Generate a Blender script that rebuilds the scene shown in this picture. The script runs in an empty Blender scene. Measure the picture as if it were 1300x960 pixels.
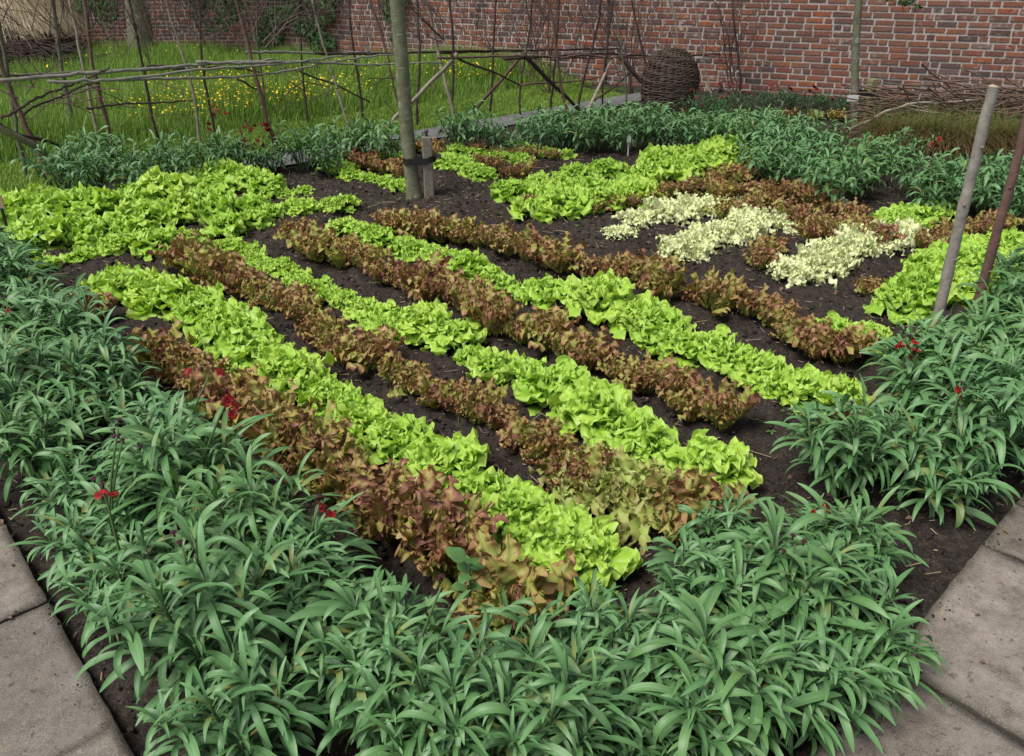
import bpy, math, random
import numpy as np
from mathutils import Vector

random.seed(11)
RNG = np.random.default_rng(11)
PI = math.pi
S = bpy.context.scene
COL = S.collection

# ------------------------------------------------------------------ camera model (metres; camera stands at the origin, looks along +Y)
FPX, CX, CY, CAMH = 1027.0, 650.0, 435.0, 1.6
PITCH = math.radians(25.7)
SP, CP = math.sin(PITCH), math.cos(PITCH)

def gp(px, py, z=0.0):
    """the point at height z seen at photo position (px, py)"""
    down = FPX * SP + (py - CY) * CP
    fwd = FPX * CP - (py - CY) * SP
    k = (CAMH - z) / down
    return np.array([(px - CX) * k, fwd * k, z])

def vp(px, py, Y):
    """the point at distance Y seen at photo position (px, py)"""
    down = FPX * SP + (py - CY) * CP
    fwd = FPX * CP - (py - CY) * SP
    k = Y / fwd
    return np.array([(px - CX) * k, Y, CAMH - down * k])

# bed axes: corner nearest the camera, u runs right and away, v runs left and away
C0 = np.array([-.133, .475])
UA, VA = math.radians(43.5), math.radians(132.6)
U = np.array([math.cos(UA), math.sin(UA)])
V = np.array([math.cos(VA), math.sin(VA)])
_M = np.linalg.inv(np.array([U, V]).T)
def bed(u, v, z=0.0):
    p = C0 + U * u + V * v
    return np.array([p[0], p[1], z])
def to_uv(x, y):
    return _M @ (np.array([x, y]) - C0)

# ------------------------------------------------------------------ object helpers
def props(o, label=None, cat=None, group=None, kind=None):
    if label: o['label'] = label
    if cat: o['category'] = cat
    if group: o['group'] = group
    if kind: o['kind'] = kind
    return o

def empty(name, loc=(0, 0, 0), rz=0.0):
    o = bpy.data.objects.new(name, None)
    COL.objects.link(o)
    o.location = loc
    o.rotation_euler = (0, 0, rz)
    o.empty_display_size = .1
    return o

def link(name, me, parent=None, loc=(0, 0, 0), rz=0.0, sc=1.0):
    o = bpy.data.objects.new(name, me)
    COL.objects.link(o)
    o.location = loc
    o.rotation_euler = (0, 0, rz)
    o.scale = (sc, sc, sc) if np.isscalar(sc) else sc
    if parent: o.parent = parent
    return o

class MB:
    """collects vertices and faces, then makes one mesh"""
    def __init__(s):
        s.v, s.q, s.t, s.c, s.n = [], [], [], [], 0
        s.qm, s.tm = [], []
    def add(s, v, quads=None, tris=None, tint=None, m=0):
        v = np.asarray(v, float).reshape(-1, 3)
        k = len(v)
        s.v.append(v)
        if tint is None: tint = (.5, .5, .5)
        tint = np.asarray(tint, float)
        if tint.ndim == 1: tint = np.tile(tint, (k, 1))
        s.c.append(tint)
        if quads is not None and len(quads):
            q = np.asarray(quads, np.int64).reshape(-1, 4) + s.n
            s.q.append(q); s.qm.append(np.full(len(q), m))
        if tris is not None and len(tris):
            t = np.asarray(tris, np.int64).reshape(-1, 3) + s.n
            s.t.append(t); s.tm.append(np.full(len(t), m))
        s.n += k
    def mesh(s, name, mats, smooth=True):
        me = bpy.data.meshes.new(name)
        v = np.concatenate(s.v)
        me.vertices.add(len(v))
        me.vertices.foreach_set('co', v.ravel().astype(np.float32))
        q = np.concatenate(s.q) if s.q else np.zeros((0, 4), np.int64)
        t = np.concatenate(s.t) if s.t else np.zeros((0, 3), np.int64)
        idx = np.concatenate([q.ravel(), t.ravel()])
        me.loops.add(len(idx))
        me.loops.foreach_set('vertex_index', idx.astype(np.int32))
        start = np.concatenate([np.arange(len(q)) * 4, len(q) * 4 + np.arange(len(t)) * 3])
        me.polygons.add(len(start))
        me.polygons.foreach_set('loop_start', start.astype(np.int32))
        mi = np.concatenate(s.qm + s.tm) if (s.qm or s.tm) else np.zeros(0)
        me.polygons.foreach_set('material_index', mi.astype(np.int32))
        me.polygons.foreach_set('use_smooth', np.full(len(start), bool(smooth)))
        a = me.attributes.new('tint', 'FLOAT_COLOR', 'POINT')
        c = np.concatenate(s.c)
        a.data.foreach_set('color', np.concatenate([c, np.ones((len(c), 1))], 1).ravel().astype(np.float32))
        for m in (mats if isinstance(mats, (list, tuple)) else [mats]): me.materials.append(m)
        me.update(calc_edges=True)
        me.validate()
        return me

def grid_quads(nr, nc, off=0):
    i = np.arange(nr - 1)[:, None] * nc + np.arange(nc - 1)[None]
    return np.stack([i, i + 1, i + nc + 1, i + nc], -1).reshape(-1, 4) + off

def tube(mb, pts, radii, sides=7, tint=(.5, .5, .5), cap=True, m=0, rough=0.0, rng=RNG):
    pts = np.asarray(pts, float)
    n = len(pts)
    radii = np.full(n, radii) if np.isscalar(radii) else np.asarray(radii, float)
    d = np.gradient(pts, axis=0)
    d /= np.linalg.norm(d, axis=1, keepdims=True) + 1e-9
    ref = np.array([0, 0, 1.0]) if abs(d[:, 2]).mean() < .8 else np.array([1.0, 0, 0])
    a = np.cross(d, ref); a /= np.linalg.norm(a, axis=1, keepdims=True) + 1e-9
    b = np.cross(d, a)
    th = np.arange(sides) * 2 * PI / sides
    r = radii[:, None] * (1 + rough * rng.normal(size=(n, sides)))
    ring = pts[:, None] + (a[:, None] * np.cos(th)[None, :, None] + b[:, None] * np.sin(th)[None, :, None]) * r[..., None]
    v = ring.reshape(-1, 3)
    i = np.arange(n - 1)[:, None] * sides + np.arange(sides)[None]
    j = np.arange(n - 1)[:, None] * sides + (np.arange(sides)[None] + 1) % sides
    q = np.stack([i, j, j + sides, i + sides], -1).reshape(-1, 4)
    tt = np.asarray(tint, float)
    tris = []
    if cap:
        v = np.concatenate([v, pts[:1], pts[-1:]])
        k = n * sides
        for s in range(sides):
            tris.append((k, (s + 1) % sides, s))
            tris.append((k + 1, (n - 1) * sides + s, (n - 1) * sides + (s + 1) % sides))
    mb.add(v, q, tris, tt, m)

def box(mb, cx, cy, cz, sx, sy, sz, tint=(.5, .5, .5), m=0, rz=0, taper=1.0):
    v = []
    for z, k in ((-.5, 1), (.5, taper)):
        for x, y in ((-.5, -.5), (.5, -.5), (.5, .5), (-.5, .5)):
            X, Yy = x * sx * k, y * sy * k
            v.append((cx + X * math.cos(rz) - Yy * math.sin(rz), cy + X * math.sin(rz) + Yy * math.cos(rz), cz + z * sz))
    mb.add(v, [(3, 2, 1, 0), (4, 5, 6, 7), (0, 1, 5, 4), (1, 2, 6, 5), (2, 3, 7, 6), (3, 0, 4, 7)], None, tint, m)

def vnoise(x, y, seed=0):
    """smooth value noise in numpy, about 0..1"""
    xi, yi = np.floor(x).astype(np.int64), np.floor(y).astype(np.int64)
    fx, fy = x - xi, y - yi
    fx, fy = fx * fx * (3 - 2 * fx), fy * fy * (3 - 2 * fy)
    def h(a, b):
        n = (a * 374761393 + b * 668265263 + seed * 974711) & 0x7fffffff
        n = ((n ^ (n >> 13)) * 1274126177) & 0x7fffffff
        return ((n ^ (n >> 16)) & 0xffff) / 65535.0
    return (h(xi, yi) * (1 - fx) + h(xi + 1, yi) * fx) * (1 - fy) + (h(xi, yi + 1) * (1 - fx) + h(xi + 1, yi + 1) * fx) * fy

# ------------------------------------------------------------------ materials
class NT:
    def __init__(s, name):
        s.m = bpy.data.materials.new(name)
        s.m.use_nodes = True
        s.t = s.m.node_tree
        s.t.nodes.clear()
        s.out = s.t.nodes.new('ShaderNodeOutputMaterial')
    def n(s, typ, **kw):
        nd = s.t.nodes.new(typ)
        for k, v in kw.items(): setattr(nd, k, v)
        return nd
    def l(s, a, b): s.t.links.new(a, b)
    def set(s, sock, v):
        if isinstance(v, bpy.types.NodeSocket): s.l(v, sock)
        elif isinstance(v, (tuple, list)) and len(v) == 3 and sock.type == 'RGBA': sock.default_value = (*v, 1)
        else: sock.default_value = v
    def mix(s, f, a, b, blend='MIX'):
        nd = s.n('ShaderNodeMix', data_type='RGBA', blend_type=blend)
        s.set(nd.inputs[0], f); s.set(nd.inputs[6], a); s.set(nd.inputs[7], b)
        return nd.outputs[2]
    def math(s, op, a, b=0.0, clamp=False):
        nd = s.n('ShaderNodeMath', operation=op, use_clamp=clamp)
        s.set(nd.inputs[0], a); s.set(nd.inputs[1], b)
        return nd.outputs[0]
    def noise(s, scale, detail=4, rough=.6, vec=None, out='Fac'):
        nd = s.n('ShaderNodeTexNoise')
        nd.inputs['Scale'].default_value = scale; nd.inputs['Detail'].default_value = detail; nd.inputs['Roughness'].default_value = rough
        if vec is not None: s.l(vec, nd.inputs['Vector'])
        return nd.outputs[out]
    def ramp(s, f, stops):
        nd = s.n('ShaderNodeValToRGB')
        e = nd.color_ramp.elements
        while len(e) < len(stops): e.new(.5)
        for x, (p, c) in zip(e, stops):
            x.position = p; x.color = (*c, 1) if len(c) == 3 else c
        s.l(f, nd.inputs[0])
        return nd.outputs[0]
    def tint(s):
        a = s.n('ShaderNodeAttribute', attribute_name='tint')
        x = s.n('ShaderNodeSeparateColor'); s.l(a.outputs['Color'], x.inputs[0])
        return x.outputs
    def obj(s): return s.n('ShaderNodeTexCoord').outputs['Object']
    def geo(s): return s.n('ShaderNodeNewGeometry').outputs['Position']
    def rnd(s): return s.n('ShaderNodeObjectInfo').outputs['Random']
    def bump(s, h, strength, dist=.01):
        b = s.n('ShaderNodeBump'); b.inputs['Strength'].default_value = strength; b.inputs['Distance'].default_value = dist
        s.l(h, b.inputs['Height'])
        return b.outputs[0]
    def pbr(s, col, rough=.8, spec=.3, normal=None, **kw):
        p = s.n('ShaderNodeBsdfPrincipled')
        s.set(p.inputs['Base Color'], col); s.set(p.inputs['Roughness'], rough)
        p.inputs['Specular IOR Level'].default_value = spec
        if normal is not None: s.l(normal, p.inputs['Normal'])
        for k, v in kw.items(): s.set(p.inputs[k], v)
        return p.outputs[0]
    def leaf(s, col, trans=.3, rough=.45, spec=.35, normal=None, tcol=None):
        p = s.pbr(col, rough, spec, normal)
        t = s.n('ShaderNodeBsdfTranslucent'); s.set(t.inputs[0], tcol if tcol is not None else col)
        x = s.n('ShaderNodeMixShader'); x.inputs[0].default_value = trans
        s.l(p, x.inputs[1]); s.l(t.outputs[0], x.inputs[2])
        s.l(x.outputs[0], s.out.inputs[0])
        return s.m
    def done(s, sh):
        s.l(sh, s.out.inputs[0])
        return s.m

def mat_green_lettuce():
    k = NT('green_lettuce_leaf'); r, g, b = k.tint()
    c = k.ramp(r, [(0, (.34, .44, .14)), (.3, (.14, .30, .018)), (.65, (.345, .56, .050)), (1, (.49, .68, .11))])
    c = k.mix(k.math('MULTIPLY', g, .55), c, (.50, .66, .13))
    dk = k.mix(1.0, c, (.62, .80, .50), 'MULTIPLY')
    c = k.mix(k.math('MULTIPLY', k.rnd(), .6), c, dk)
    c = k.mix(k.ramp(b, [(.62, (0, 0, 0)), (1, (.4, .4, .4))]), c, (.58, .76, .22))
    n = k.noise(28, 3, .6, k.obj())
    c = k.mix(k.ramp(n, [(.45, (0, 0, 0)), (.75, (.5, .5, .5))]), c, k.mix(1.0, c, (.6, .78, .5), 'MULTIPLY'))
    bm = k.bump(k.noise(90, 3, .6, k.obj()), .35, .006)
    return k.leaf(c, .33, .42, .38, bm, k.mix(1.0, c, (1.0, 1.0, .45), 'MULTIPLY'))

def mat_red_lettuce(name='red_lettuce_leaf', sh=0.0):
    k = NT(name); r, g, b = k.tint()
    edge = k.math('ADD', k.math('MULTIPLY', r, .62), k.math('MULTIPLY', b, .42))
    n = k.noise(22, 4, .65, k.obj())
    e = k.math('ADD', edge, k.math('MULTIPLY', k.math('SUBTRACT', n, .5), .75))
    e = k.math('ADD', e, k.math('MULTIPLY', k.math('SUBTRACT', g, .5), .45))
    e = k.math('ADD', e, k.math('MULTIPLY', k.math('SUBTRACT', k.rnd(), .5), .25))
    if sh: e = k.math('SUBTRACT', e, sh)
    c = k.ramp(e, [(.34, (.30, .36, .078)), (.60, (.32, .28, .074)), (.80, (.33, .205, .084)), (.97, (.29, .135, .076)), (1, (.22, .095, .066))])
    c = k.mix(k.ramp(b, [(.04, (.7, .7, .7)), (.16, (0, 0, 0))]), c, (.36, .36, .14))
    pale = k.ramp(k.noise(9, 2, .5, k.obj()), [(.6, (0, 0, 0)), (.8, (.45, .45, .45))])
    c = k.mix(pale, c, (.30, .17, .12))
    bm = k.bump(k.noise(110, 3, .6, k.obj()), .35, .005)
    return k.leaf(c, .24, .46, .32, bm, k.mix(1.0, c, (1.1, .95, .5), 'MULTIPLY'))

def mat_endive(name='blanched_endive_leaf', yg=0.0):
    k = NT(name); r, g, b = k.tint()
    c = k.ramp(r, [(0, (.66, .66, .46)), (.5, (.74, .76, .46)), (1, (.62, .70, .30))])
    c = k.mix(k.math('MULTIPLY', g, .5), c, (.80, .80, .58))
    c = k.mix(k.ramp(k.noise(40, 2, .5, k.obj()), [(.55, (0, 0, 0)), (.75, (.5, .5, .5))]), c, (.46, .58, .16))
    if yg: c = k.mix(yg, c, k.ramp(r, [(.2, (.55, .60, .25)), (.7, (.30, .40, .05)), (1, (.26, .20, .06))]))
    return k.leaf(c, .3, .5, .3)

def mat_wallflower():
    k = NT('wallflower_leaf'); r, g, b = k.tint()
    c = k.ramp(r, [(0, (.08, .14, .034)), (.45, (.036, .108, .034)), (.8, (.082, .20, .066)), (1, (.13, .27, .11))])
    c = k.mix(k.math('MULTIPLY', g, .55), c, (.125, .245, .092))
    yl = k.math('MULTIPLY', k.ramp(g, [(.945, (0, 0, 0)), (.965, (1, 1, 1))]), k.ramp(r, [(.55, (1, 1, 1)), (.8, (0, 0, 0))]))
    c = k.mix(k.math('MULTIPLY', yl, .7), c, (.30, .26, .06))
    rib = k.ramp(b, [(0, (1, 1, 1)), (.22, (0, 0, 0))])
    c = k.mix(k.math('MULTIPLY', rib, .45), c, (.19, .30, .15))
    c = k.mix(k.math('MULTIPLY', k.rnd(), .35), c, (.055, .145, .042))
    w = k.ramp(k.noise(35, 2, .5, k.obj()), [(.5, (0, 0, 0)), (.8, (.35, .35, .35))])
    c = k.mix(w, c, (.12, .20, .12))
    c = k.mix(k.math('MULTIPLY', k.ramp(k.rnd(), [(.35, (0, 0, 0)), (1, (1, 1, 1))]), .4), c, k.mix(1.0, c, (1.35, 1.2, .95), 'MULTIPLY'))
    return k.leaf(c, .10, .50, .45, None, k.mix(1.0, c, (1.1, 1.3, .4), 'MULTIPLY'))

def mat_simple_leaf(name, c0, c1, trans=.25, rough=.5, spec=.3):
    k = NT(name); r, g, b = k.tint()
    c = k.mix(g, c0, c1)
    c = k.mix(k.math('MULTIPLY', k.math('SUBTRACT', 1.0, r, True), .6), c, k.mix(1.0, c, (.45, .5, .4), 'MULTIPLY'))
    return k.leaf(c, trans, rough, spec)

def mat_stem(name, c0, c1, scale=30, rough=.75, bump=.5):
    k = NT(name); r, g, b = k.tint()
    n = k.noise(scale, 5, .65, k.obj())
    c = k.mix(k.ramp(n, [(.3, (0, 0, 0)), (.7, (1, 1, 1))]), c0, c1)
    c = k.mix(k.math('MULTIPLY', k.math('SUBTRACT', g, .5), .8), c, k.mix(1.0, c, (.5, .45, .42), 'MULTIPLY'))
    return k.done(k.pbr(c, rough, .25, k.bump(n, bump, .006)))

def mat_trunk():
    k = NT('young_tree_bark')
    P = k.obj()
    mp = k.n('ShaderNodeMapping'); k.l(P, mp.inputs[0]); mp.inputs['Scale'].default_value = (14, 14, 70)
    len_ = k.ramp(k.noise(1.0, 3, .6, mp.outputs[0]), [(.60, (0, 0, 0)), (.70, (1, 1, 1))])
    n = k.noise(16, 6, .7, P)
    c = k.ramp(n, [(.28, (.075, .070, .046)), (.5, (.135, .132, .088)), (.72, (.22, .215, .16))])
    c = k.mix(k.ramp(k.noise(4, 3, .6, P), [(.45, (0, 0, 0)), (.7, (.7, .7, .7))]), c, (.10, .125, .06))
    c = k.mix(k.math('MULTIPLY', len_, .6), c, (.34, .33, .28))
    c = k.mix(k.ramp(k.noise(9, 4, .65, P), [(.58, (0, 0, 0)), (.66, (.6, .6, .6))]), c, (.30, .32, .25))
    h = k.math('ADD', n, k.math('MULTIPLY', len_, .6))
    return k.done(k.pbr(c, .8, .2, k.bump(h, .7, .006)))

def mat_soil():
    k = NT('dark_garden_soil')
    P = k.geo()
    n1 = k.noise(3.0, 5, .6, P); n2 = k.noise(38, 6, .75, P); n3 = k.noise(160, 4, .7, P)
    c = k.ramp(n2, [(.30, (.011, .0085, .007)), (.52, (.034, .025, .020)), (.72, (.085, .064, .051))])
    c = k.mix(k.ramp(n1, [(.4, (0, 0, 0)), (.7, (.6, .6, .6))]), c, k.mix(1.0, c, (.55, .52, .50), 'MULTIPLY'))
    fl = k.ramp(k.noise(210, 1, .5, P), [(.66, (0, 0, 0)), (.70, (1, 1, 1))])
    c = k.mix(k.math('MULTIPLY', fl, .7), c, (.17, .14, .11))
    h = k.math('ADD', k.math('MULTIPLY', n2, .7), k.math('MULTIPLY', n3, .45))
    return k.done(k.pbr(c, .86, .25, k.bump(h, .9, .018)))

def mat_paving():
    k = NT('worn_sandstone_slab'); r, g, b = k.tint()
    P = k.geo()
    n1 = k.noise(2.2, 5, .62, P); n2 = k.noise(16, 6, .7, P); n3 = k.noise(120, 3, .7, P)
    c = k.ramp(n2, [(.28, (.10, .083, .068)), (.5, (.20, .170, .142)), (.74, (.29, .255, .22))])
    c = k.mix(k.math('MULTIPLY', g, .5), c, (.115, .108, .10))
    st = k.ramp(n1, [(.42, (0, 0, 0)), (.62, (.7, .7, .7))])
    c = k.mix(st, c, k.mix(1.0, c, (.62, .60, .56), 'MULTIPLY'))
    y = k.ramp(k.noise(26, 4, .7, P), [(.63, (0, 0, 0)), (.72, (.55, .55, .55))])
    c = k.mix(y, c, (.20, .155, .085))
    w = k.ramp(k.noise(70, 2, .5, P), [(.68, (0, 0, 0)), (.74, (.5, .5, .5))])
    c = k.mix(w, c, (.27, .26, .235))
    d = k.ramp(k.noise(48, 2, .5, P), [(.30, (.6, .6, .6)), (.36, (0, 0, 0))])
    c = k.mix(d, c, (.05, .042, .036))
    c = k.mix(k.ramp(b, [(.0, (.75, .75, .75)), (.6, (0, 0, 0))]), c, (.045, .042, .03))
    n4 = k.noise(330, 2, .6, P)
    c = k.mix(k.ramp(n4, [(.36, (.6, .6, .6)), (.46, (0, 0, 0))]), c, k.mix(1.0, c, (.45, .43, .41), 'MULTIPLY'))
    c = k.mix(k.ramp(n4, [(.60, (0, 0, 0)), (.68, (.5, .5, .5))]), c, (.34, .31, .27))
    h = k.math('ADD', k.math('ADD', k.math('MULTIPLY', n2, .7), k.math('MULTIPLY', n3, .4)), k.math('MULTIPLY', n4, .25))
    return k.done(k.pbr(c, .82, .25, k.bump(h, .7, .007)))

def mat_gravel_path():
    k = NT('grey_path_surface')
    P = k.geo()
    n = k.noise(60, 5, .75, P)
    c = k.ramp(n, [(.3, (.075, .074, .078)), (.7, (.18, .175, .18))])
    c = k.mix(k.ramp(k.noise(3, 4, .6, P), [(.4, (0, 0, 0)), (.7, (.6, .6, .6))]), c, (.13, .125, .12))
    return k.done(k.pbr(c, .85, .25, k.bump(n, .6, .01)))

def mat_brick():
    k = NT('old_red_brick'); r, g, b = k.tint()
    P = k.geo()
    c = k.ramp(r, [(0, (.065, .046, .043)), (.18, (.125, .066, .055)), (.4, (.21, .075, .050)), (.62, (.27, .086, .043)), (.82, (.30, .115, .050)), (1, (.21, .135, .12))])
    n = k.noise(26, 5, .7, P)
    c = k.mix(k.ramp(n, [(.35, (.55, .55, .55)), (.62, (0, 0, 0))]), c, k.mix(1.0, c, (.50, .48, .48), 'MULTIPLY'))
    li = k.math('MULTIPLY', k.ramp(k.noise(13, 4, .7, P), [(.54, (0, 0, 0)), (.62, (.9, .9, .9))]), k.ramp(k.noise(.8, 3, .6, P), [(.46, (.04, .04, .04)), (.58, (1, 1, 1))]))
    c = k.mix(li, c, (.36, .34, .31))
    c = k.mix(k.ramp(k.noise(7, 5, .75, P), [(.40, (.5, .5, .5)), (.55, (0, 0, 0))]), c, (.135, .098, .096))
    gr = k.ramp(k.noise(1.3, 4, .6, P), [(.42, (0, 0, 0)), (.66, (.5, .5, .5))])
    c = k.mix(gr, c, (.115, .085, .078))
    return k.done(k.pbr(c, .9, .15, k.bump(n, .6, .01)))

def mat_mortar():
    k = NT('lime_mortar')
    P = k.geo()
    n = k.noise(30, 5, .7, P)
    c = k.ramp(n, [(.3, (.24, .21, .19)), (.7, (.46, .42, .385))])
    return k.done(k.pbr(c, .95, .1, k.bump(n, .5, .008)))

def mat_ground():
    k = NT('rough_grass_ground')
    P = k.geo()
    n = k.noise(9, 6, .7, P)
    c = k.ramp(n, [(.3, (.018, .040, .008)), (.7, (.055, .10, .020))])
    return k.done(k.pbr(c, .95, .1, k.bump(n, .6, .02)))

def mat_plain(name, c, rough=.6, spec=.3, bumpsc=60, var=.35):
    k = NT(name)
    n = k.noise(bumpsc, 4, .65, k.obj())
    cc = k.mix(k.math('MULTIPLY', n, var * 2), c, tuple(x * .45 for x in c))
    return k.done(k.pbr(cc, rough, spec, k.bump(n, .25, .004)))

def mat_petal(name, c0, c1):
    k = NT(name); r, g, b = k.tint()
    return k.leaf(k.mix(g, c0, c1), .2, .5, .3)

M = dict(
    green=mat_green_lettuce(), red=mat_red_lettuce(), oak=mat_red_lettuce('oak_leaf_lettuce_leaf', .06), endive=mat_endive(), frisee=mat_endive('green_frisee_leaf', .85), wall=mat_wallflower(),
    wstem=mat_stem('wallflower_stem', (.10, .17, .06), (.06, .10, .035), 40, .6, .2),
    trunk=mat_trunk(), soil=mat_soil(), paving=mat_paving(), path=mat_gravel_path(), brick=mat_brick(), mortar=mat_mortar(),
    ground=mat_ground(),
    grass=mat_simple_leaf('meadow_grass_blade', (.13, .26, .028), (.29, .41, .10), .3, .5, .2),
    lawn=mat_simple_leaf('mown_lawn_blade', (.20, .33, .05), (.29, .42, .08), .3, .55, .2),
    butter=mat_petal('buttercup_petal', (.75, .55, .01), (.85, .68, .03)),
    ivy=mat_simple_leaf('ivy_leaf', (.018, .060, .012), (.050, .115, .022), .15, .4, .4),
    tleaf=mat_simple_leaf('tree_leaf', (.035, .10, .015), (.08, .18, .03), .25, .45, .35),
    carex=mat_simple_leaf('bronze_sedge_blade', (.13, .085, .035), (.20, .14, .06), .15, .6, .2),
    sedgeg=mat_simple_leaf('green_sedge_blade', (.07, .12, .02), (.12, .18, .04), .2, .6, .2),
    dark=mat_simple_leaf('dark_border_leaf', (.022, .065, .02), (.04, .11, .035), .15, .45, .35),
    potato=mat_simple_leaf('broad_weed_leaf', (.07, .17, .045), (.12, .24, .08), .25, .45, .3),
    weed=mat_simple_leaf('weed_leaf', (.08, .17, .04), (.14, .25, .07), .25, .5, .3),
    flower=mat_petal('wallflower_petal', (.12, .004, .006), (.30, .010, .006)),
    maroon=mat_petal('maroon_petal', (.050, .006, .008), (.13, .008, .010)),
    orange=mat_petal('orange_petal', (.75, .16, .01), (.80, .25, .02)),
    bud=mat_petal('wallflower_bud', (.035, .012, .018), (.07, .02, .025)),
    pole_red=mat_stem('red_brown_hazel_bark', (.075, .042, .034), (.16, .10, .082), 24),
    pole_green=mat_stem('greenish_hazel_bark', (.070, .075, .045), (.15, .15, .105), 24),
    pole_pale=mat_stem('pale_birch_bark', (.17, .145, .11), (.32, .28, .22), 20),
    pole_dark=mat_stem('dark_twig_bark', (.028, .019, .017), (.072, .048, .042), 30),
    twigred=mat_stem('red_brown_twig_bark', (.060, .036, .033), (.13, .085, .078), 40),
    rail=mat_stem('weathered_rail_bark', (.13, .125, .105), (.26, .25, .22), 26),
    stake=mat_stem('weathered_stake_wood', (.12, .105, .08), (.22, .20, .16), 30),
    stakeg=mat_stem('green_treated_stake_wood', (.15, .16, .06), (.24, .24, .11), 30),
    post=mat_stem('grey_brown_cut_post_bark', (.14, .125, .11), (.29, .265, .235), 22),
    postr=mat_stem('red_brown_cut_post_bark', (.085, .045, .038), (.16, .095, .08), 30),
    endwood=mat_plain('sawn_end_wood', (.42, .34, .24), .8),
    rubber=mat_plain('black_rubber', (.015, .015, .016), .6),
    metal=mat_plain('dark_metal', (.03, .03, .035), .4, .5),
    white=mat_plain('white_plastic', (.72, .72, .70), .45, .4, 40, .1),
    wicker=mat_stem('woven_willow', (.034, .024, .019), (.10, .072, .055), 60),
    thatch=mat_simple_leaf('straw_thatch', (.17, .125, .07), (.56, .47, .32), .1, .8, .15),
    twig=mat_stem('dead_twig', (.065, .042, .030), (.22, .15, .11), 40),
    straw=mat_plain('dry_straw', (.33, .26, .16), .8),
    dryleaf=mat_simple_leaf('dry_fallen_leaf', (.10, .055, .035), (.22, .13, .09), .1, .7, .2),
    stone=mat_plain('small_stone', (.13, .115, .10), .9, .2, 30),
)

# ------------------------------------------------------------------ leaves
def leaf_pts(L, W, shape, nt, ns, e0, curl, cp=1.3, cup=.0, ruffle=0., rf=3., tipr=0., lobes=0., ln=3., side_bend=0., fold=0., twist=0., rng=RNG, tipdense=False, fine=.16):
    """one leaf growing along +x from the origin; returns (nt*ns,3) points and tints"""
    t = np.linspace(0, 1, nt) ** .9 if not tipdense else 1 - (1 - np.linspace(0, 1, nt)) ** 1.45
    s = np.linspace(-1, 1, ns)
    e = e0 - curl * t ** cp
    dt = np.diff(t, prepend=0)
    x = np.cumsum(np.cos(e) * dt) * L
    z = np.cumsum(np.sin(e) * dt) * L
    y = side_bend * L * t ** 2
    w = W * shape(t)
    ph = rng.uniform(0, 2 * PI, 6)
    def lobed(a):      # rounded lobes with narrow sinuses, and a finer scallop on top
        return w * (1 - lobes * (1 - np.abs(np.sin(PI * ln * t + a)) ** .55) - fine * (lobes > .1) * (1 - np.abs(np.sin(PI * 2.6 * ln * t + 2 * a)) ** .6))
    wl, wr = lobed(ph[0]), lobed(ph[0] + rng.uniform(-.8, .8))
    ww = np.where(s[None] < 0, wl[:, None], wr[:, None])
    nrm = np.stack([-np.sin(e), np.zeros(nt), np.cos(e)], 1)
    side = np.tile(np.array([0, 1.0, 0]), (nt, 1))
    if twist:
        a = twist * t
        side, nrm = side * np.cos(a)[:, None] + nrm * np.sin(a)[:, None], nrm * np.cos(a)[:, None] - side * np.sin(a)[:, None]
    sa = np.abs(s)[None]
    h = cup * w[:, None] * sa ** 2 - fold * ww * (1 - sa)
    if ruffle:
        h = h + ruffle * (sa ** 1.5) * (.25 + t[:, None]) * np.sin(2 * PI * rf * t[:, None] + np.where(s[None] < 0, ph[1], ph[2]))
        h = h + .5 * ruffle * (sa ** 1.5) * t[:, None] * np.sin(2 * PI * rf * 2.1 * t[:, None] + np.where(s[None] < 0, ph[3], ph[4]))
    if tipr: h = h + tipr * t[:, None] ** 4 * np.sin(PI * 2.2 * s[None] + ph[5])
    C = np.stack([x, np.full(nt, 0.0) + y, z], 1)
    P = C[:, None] + side[:, None] * (ww * s[None])[..., None] + nrm[:, None] * h[..., None]
    g = rng.random()
    T = np.stack([np.repeat(t[:, None], ns, 1), np.full((nt, ns), g), np.repeat(np.abs(s)[None], nt, 0)], -1)
    return P.reshape(-1, 3), T.reshape(-1, 3)

def rot_z(P, a):
    c, s = math.cos(a), math.sin(a)
    return np.stack([P[:, 0] * c - P[:, 1] * s, P[:, 0] * s + P[:, 1] * c, P[:, 2]], 1)

def roll_x(P, a):
    c, s = math.cos(a), math.sin(a)
    return np.stack([P[:, 0], P[:, 1] * c - P[:, 2] * s, P[:, 1] * s + P[:, 2] * c], 1)

sh_round = lambda t: np.maximum(.16 * (1 - t), np.where(t < .58, .16 + .84 * np.clip((t - .05) / .53, 0, 1) ** 1.6, np.sqrt(np.clip(1 - ((t - .58) / .42) ** 2, 0, 1))))
sh_oak = lambda t: .10 + .90 * np.clip(np.sin(PI * np.clip((t - .10) / .93, 0, 1) ** 1.0), 0, 1) ** .8 * (t > .08)
sh_lance = lambda t: np.maximum(.30 * (1 - t), np.clip(np.sin(PI * np.clip(t * .985, 0, 1) ** 1.45), 0, 1) ** .8)

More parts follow.
